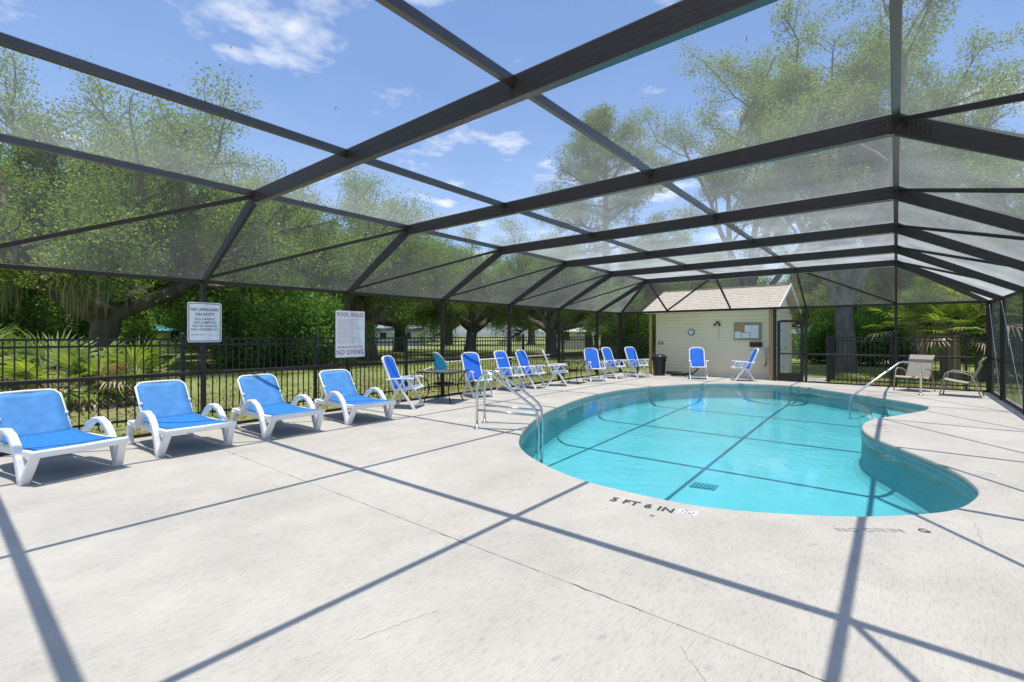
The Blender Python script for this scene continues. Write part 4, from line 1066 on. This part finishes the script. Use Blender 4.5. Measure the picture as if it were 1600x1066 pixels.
for i, (u, t, s) in enumerate(((-60, 50, 1.3), (90, 56, 1.4), (240, 56, 1.3), (440, 66, 1.4), (560, 74, 1.4), (700, 76, 1.4), (830, 76, 1.3), (920, 66, 1.2), (1090, 56, 1.25), (1220, 50, 1.2), (1330, 46, 1.2), (1440, 44, 1.2), (1620, 42, 1.3))):
    plant('oak_tree', 'far', i % 3, u, t, s, i * 77, 'distant oak in the tree line beyond the lawn', 'tree', BG)
SG = 'shrubs beyond the fence'
for i, (u, t, s, lb) in enumerate(((352, 24, 1.3, 'dark leafy shrub just right of the lifeguard sign'), (446, 24, 1.35, 'tall leafy shrub midway between the two signs'), (508, 41, 2.0, 'leafy shrub touching the left edge of the POOL RULES sign'),
                                   (262, 42, 2.1, 'leafy shrub just left of the lifeguard sign'), (30, 23, 1.3, 'leafy shrub behind the palmettos at the picture edge'), (100, 27, 1.3, 'leafy shrub behind the foot of the massive oak'),
                                   (975, 34, 1.1, 'bright leafy shrub left of the pool house'),
                                   (1290, 27, 1.0, 'leafy shrub behind the screen door post'), (1390, 24, .9, 'bright leafy shrub between the oak trunk and the palms'), (1590, 25, 1.1, 'dark shrub behind the corner post'), (1690, 15, .9, 'dark shrub outside the right screen wall'))):
    plant('shrub', 'shrub', i % 2, u, t, s, i * 50, lb, 'shrub', SG)

# fan palms
def fan(rng, n=22, ln=.75, droop=.25):
    """one fan leaf at the origin opening along +x; list of polygons with 4 corners"""
    v = []
    for k in range(n):
        a = R(-105 + 210 * k / (n - 1)); l_ = ln * (1 - .18 * abs(a)) * rng.uniform(.85, 1.08); w = .028
        d = Vector((math.cos(a), math.sin(a), .10 * math.cos(a) + rng.uniform(-.05, .08))); s = Vector((-math.sin(a), math.cos(a), 0)) * w
        mid = d * l_ * .55; tip = d * l_ + Vector((0, 0, -droop * l_ * rng.uniform(.3, 1.2)))
        v += [Vector((0, 0, 0)), mid + s + Vector((0, 0, .012)), tip, mid - s - Vector((0, 0, .0))]
    return v
def palm_mesh(seed, nf, stem_h, ln, dead):
    rng = random.Random(seed); g = []; dd = []; st = MB()
    if stem_h > .3: st.tube([(0, 0, -.2), (.03, 0, stem_h * .5), (0, .02, stem_h)], [.2, .17, .16], 10)
    for i in range(nf):
        az = i * 2.4 + rng.uniform(-.3, .3); el = R(rng.uniform(5, 80)); pl = rng.uniform(.7, 1.25) * ln
        isdead = i < dead
        if isdead: el = R(rng.uniform(-35, 45))
        d = Vector((math.cos(az) * math.cos(el), math.sin(az) * math.cos(el), math.sin(el))); p = Vector((0, 0, stem_h)) + d * pl
        st.tube([(0, 0, stem_h), tuple(Vector((0, 0, stem_h)) + d * pl * .6), tuple(p)], [.018, .013, .009], 4, caps=False)
        fd_ = (d + Vector((0, 0, -.25))).normalized(); q = fd_.to_track_quat('X', 'Z').to_matrix()
        for c in fan(rng, 22, ln * rng.uniform(.8, 1.1), .5 if isdead else .22): (dd if isdead else g).append(tuple(q @ c + p))
    return st.mesh('stem', M_DEAD, False), np_mesh('fronds', np.array(g), 4, [M_PALM]), (np_mesh('dry_fronds', np.array(dd), 4, [M_DEAD]) if dd else None)
PM = {0: palm_mesh(1, 26, .25, .85, 8), 1: palm_mesh(2, 24, .2, .8, 10), 2: palm_mesh(3, 40, 2.0, 1.0, 6)}
def palm(name, k, x, y, s, rz, label, group):
    e = empty(name, (x, y, -.06), R(rz)); e.scale = (s, s, s); a, b_, c = PM[k]
    link('stem', a, e); link('fronds', b_, e)
    if c: link('dry_fronds', c, e)
    tag(e, label, 'palm', group)
for i, (u, t, k, s, lb) in enumerate(((85, 10.4, 0, .92, 'palmetto with a bright green fan in front of the massive oak'), (20, 10.9, 1, .95, 'palmetto with dry pale fronds at the picture edge'), (150, 11.0, 1, .95, 'palmetto right below the massive oak trunk'),
                                      (205, 11.2, 0, .85, 'low palmetto with drooping fans, the one closest to the lifeguard sign'), (-60, 10.2, 0, 1.0, 'palmetto beyond the first sun lounger, cut by the picture edge'))):
    x, y = at(u, t); palm('palmetto', k, x, y, s, i * 70, lb, 'palmettos outside the fence')
for i, (u, t, s, lb) in enumerate(((1440, 17.6, .9, 'fan palm behind the upright post of the far wall'), (1492, 16.6, .8, 'fan palm with drooping pale fronds above the side-on tan chair'), (1535, 17.0, 1.05, 'fan palm crowding the far right corner post'), (1480, 19.5, 1.2, 'taller fan palm rising behind the other far corner palms'))):
    x, y = at(u, t); palm('fan_palm', 2, x, y, s, i * 50, lb, 'fan palms in the far corner')

# grass blades near the fence and lawn litter
nr = np.random.default_rng(77)
def blades(n, x0, x1, y0, y1, h, w):
    c = np.stack([nr.uniform(x0, x1, n), nr.uniform(y0, y1, n), np.full(n, -.06)], 1)
    k = np.sin(c[:, 0] * 2.1 + 1.3 * np.sin(c[:, 1] * 1.1)) + np.sin(c[:, 1] * 1.7 + c[:, 0]); c = c[k + nr.normal(0, .8, n) > -.4]; n = len(c)
    a = nr.uniform(0, 2 * math.pi, n); s = np.stack([np.cos(a), np.sin(a), 0 * a], 1) * w; hh = nr.uniform(.4, 1.2, (n, 1)) * h
    tip = c + np.concatenate([nr.normal(0, .35, (n, 2)), np.ones((n, 1))], 1) * hh
    return np.stack([c - s, c + s, tip], 1).reshape(-1, 3)
gr = np.concatenate([blades(42000, -16, -8.95, -1, 26, .085, .006), blades(30000, -30, -16, 2, 40, .11, .012), blades(16000, -2, 5, 18.3, 25, .085, .008)])
tag(link('grass', np_mesh('grass', gr, 3, [M_GRASSB])), 'short patchy lawn grass outside the enclosure', 'grass', kind='stuff')
n = 5200; c = np.stack([nr.uniform(-13.5, -8.95, n), nr.uniform(-1, 12, n), np.full(n, -.045) + nr.uniform(0, .02, n)], 1)
tag(link('leaf_litter', np_mesh('leaf_litter', leaves(nr, [tuple(p) for p in c], 1, (.01, .01, .004), .035, .075, 3), 4, [M_LITTER])), 'dry brown leaf litter along the deck edge', 'leaves', kind='stuff')
# twigs and leaves caught on the roof screens
n = 130; c = np.stack([nr.uniform(XK0, XK1, n), nr.uniform(1, 16, n), np.full(n, ZT + .022)], 1)
tag(link('roof_debris', np_mesh('roof_debris', leaves(nr, [tuple(p) for p in c], 1, (.02, .02, .002), .007, .085, 6), 4, [M_LITTER])), 'twigs and dead leaves lying on the roof screens', 'leaves', kind='stuff')

# ------------------------------------------------------------------ far buildings
M_FWALL = mat('far_white_wall', (.66, .68, .70), .7, noise=(2, .05)); M_FROOF = mat('far_blue_roof', (.16, .48, .66), .5, noise=(3, .1)); M_FGREY = mat('far_grey_roof', (.50, .52, .53), .6, noise=(3, .1))
M_WIN = mat('far_window', (.05, .06, .07), .15)
def far_house(u, t, w, dpt, h, rh, rz, roof, label):
    x, y = at(u, t); e = empty('mobile_home', (x, y, -.06), R(rz)); tag(e, label, 'building')
    b = MB(); b.box((0, 0, h / 2), (w, dpt, h)); b.build('wall', M_FWALL, e)
    b = MB(); o = .3
    b.add([(-w / 2 - o, -dpt / 2 - o, h), (w / 2 + o, -dpt / 2 - o, h), (w / 2 + o, dpt / 2 + o, h), (-w / 2 - o, dpt / 2 + o, h), (-w / 2 - o, 0, h + rh), (w / 2 + o, 0, h + rh)], [(0, 1, 5, 4), (2, 3, 4, 5), (0, 4, 3), (1, 2, 5), (0, 3, 2, 1)])
    b.build('roof', roof, e)
    k = max(1, int(w / 3))
    for i in range(k):
        xx = -w / 2 + w * (i + .5) / k
        b = MB(); b.box((xx, -dpt / 2 - .02, 1.5), (.95, .05, 1.0)); wn = b.build('window', M_WIN, e)
        b = MB(); b.box((xx, -dpt / 2 - .03, .97), (1.1, .1, .06)); b.build('sill', M_FWALL, wn)
far_house(225, 42, 9, 4, 2.0, .7, 60, M_FROOF, 'white building with a bright blue roof beyond the massive oak')
far_house(605, 74, 11, 5, 2.0, .7, 40, M_FGREY, 'long pale building far behind the POOL RULES sign')
far_house(884, 56, 4.4, 4, 2.0, .9, 30, M_FWALL, 'small white building showing over the far chairs')
far_house(1014, 36, 3.4, 4, 2.4, .9, 20, M_FGREY, 'white building glimpsed between the far corner post and the pool house')
# grey boundary fence behind the trees on the right, board by board
bf = empty('board_fence', (*at(1180, 33), -.06), 0); tag(bf, 'weathered grey board fence behind the big oak trunk', 'fence')
p = Vector(at(1180, 33)); q = Vector(at(1680, 26)); d = q - p; bf.rotation_euler = (0, 0, math.atan2(d.y, d.x))
bm_ = MB(); bm_.box((0, 0, .85), (.30, .03, 1.7)); bme_ = bm_.mesh('board', mat('grey_boards', (.20, .195, .20), .9, noise=(3, .2, (8, 8, .5))))
for i in range(int(d.length / .31)):
    o = link('board', bme_, bf); o.location = (.155 + i * .31, random.uniform(-.006, .006), random.uniform(-.02, .02))
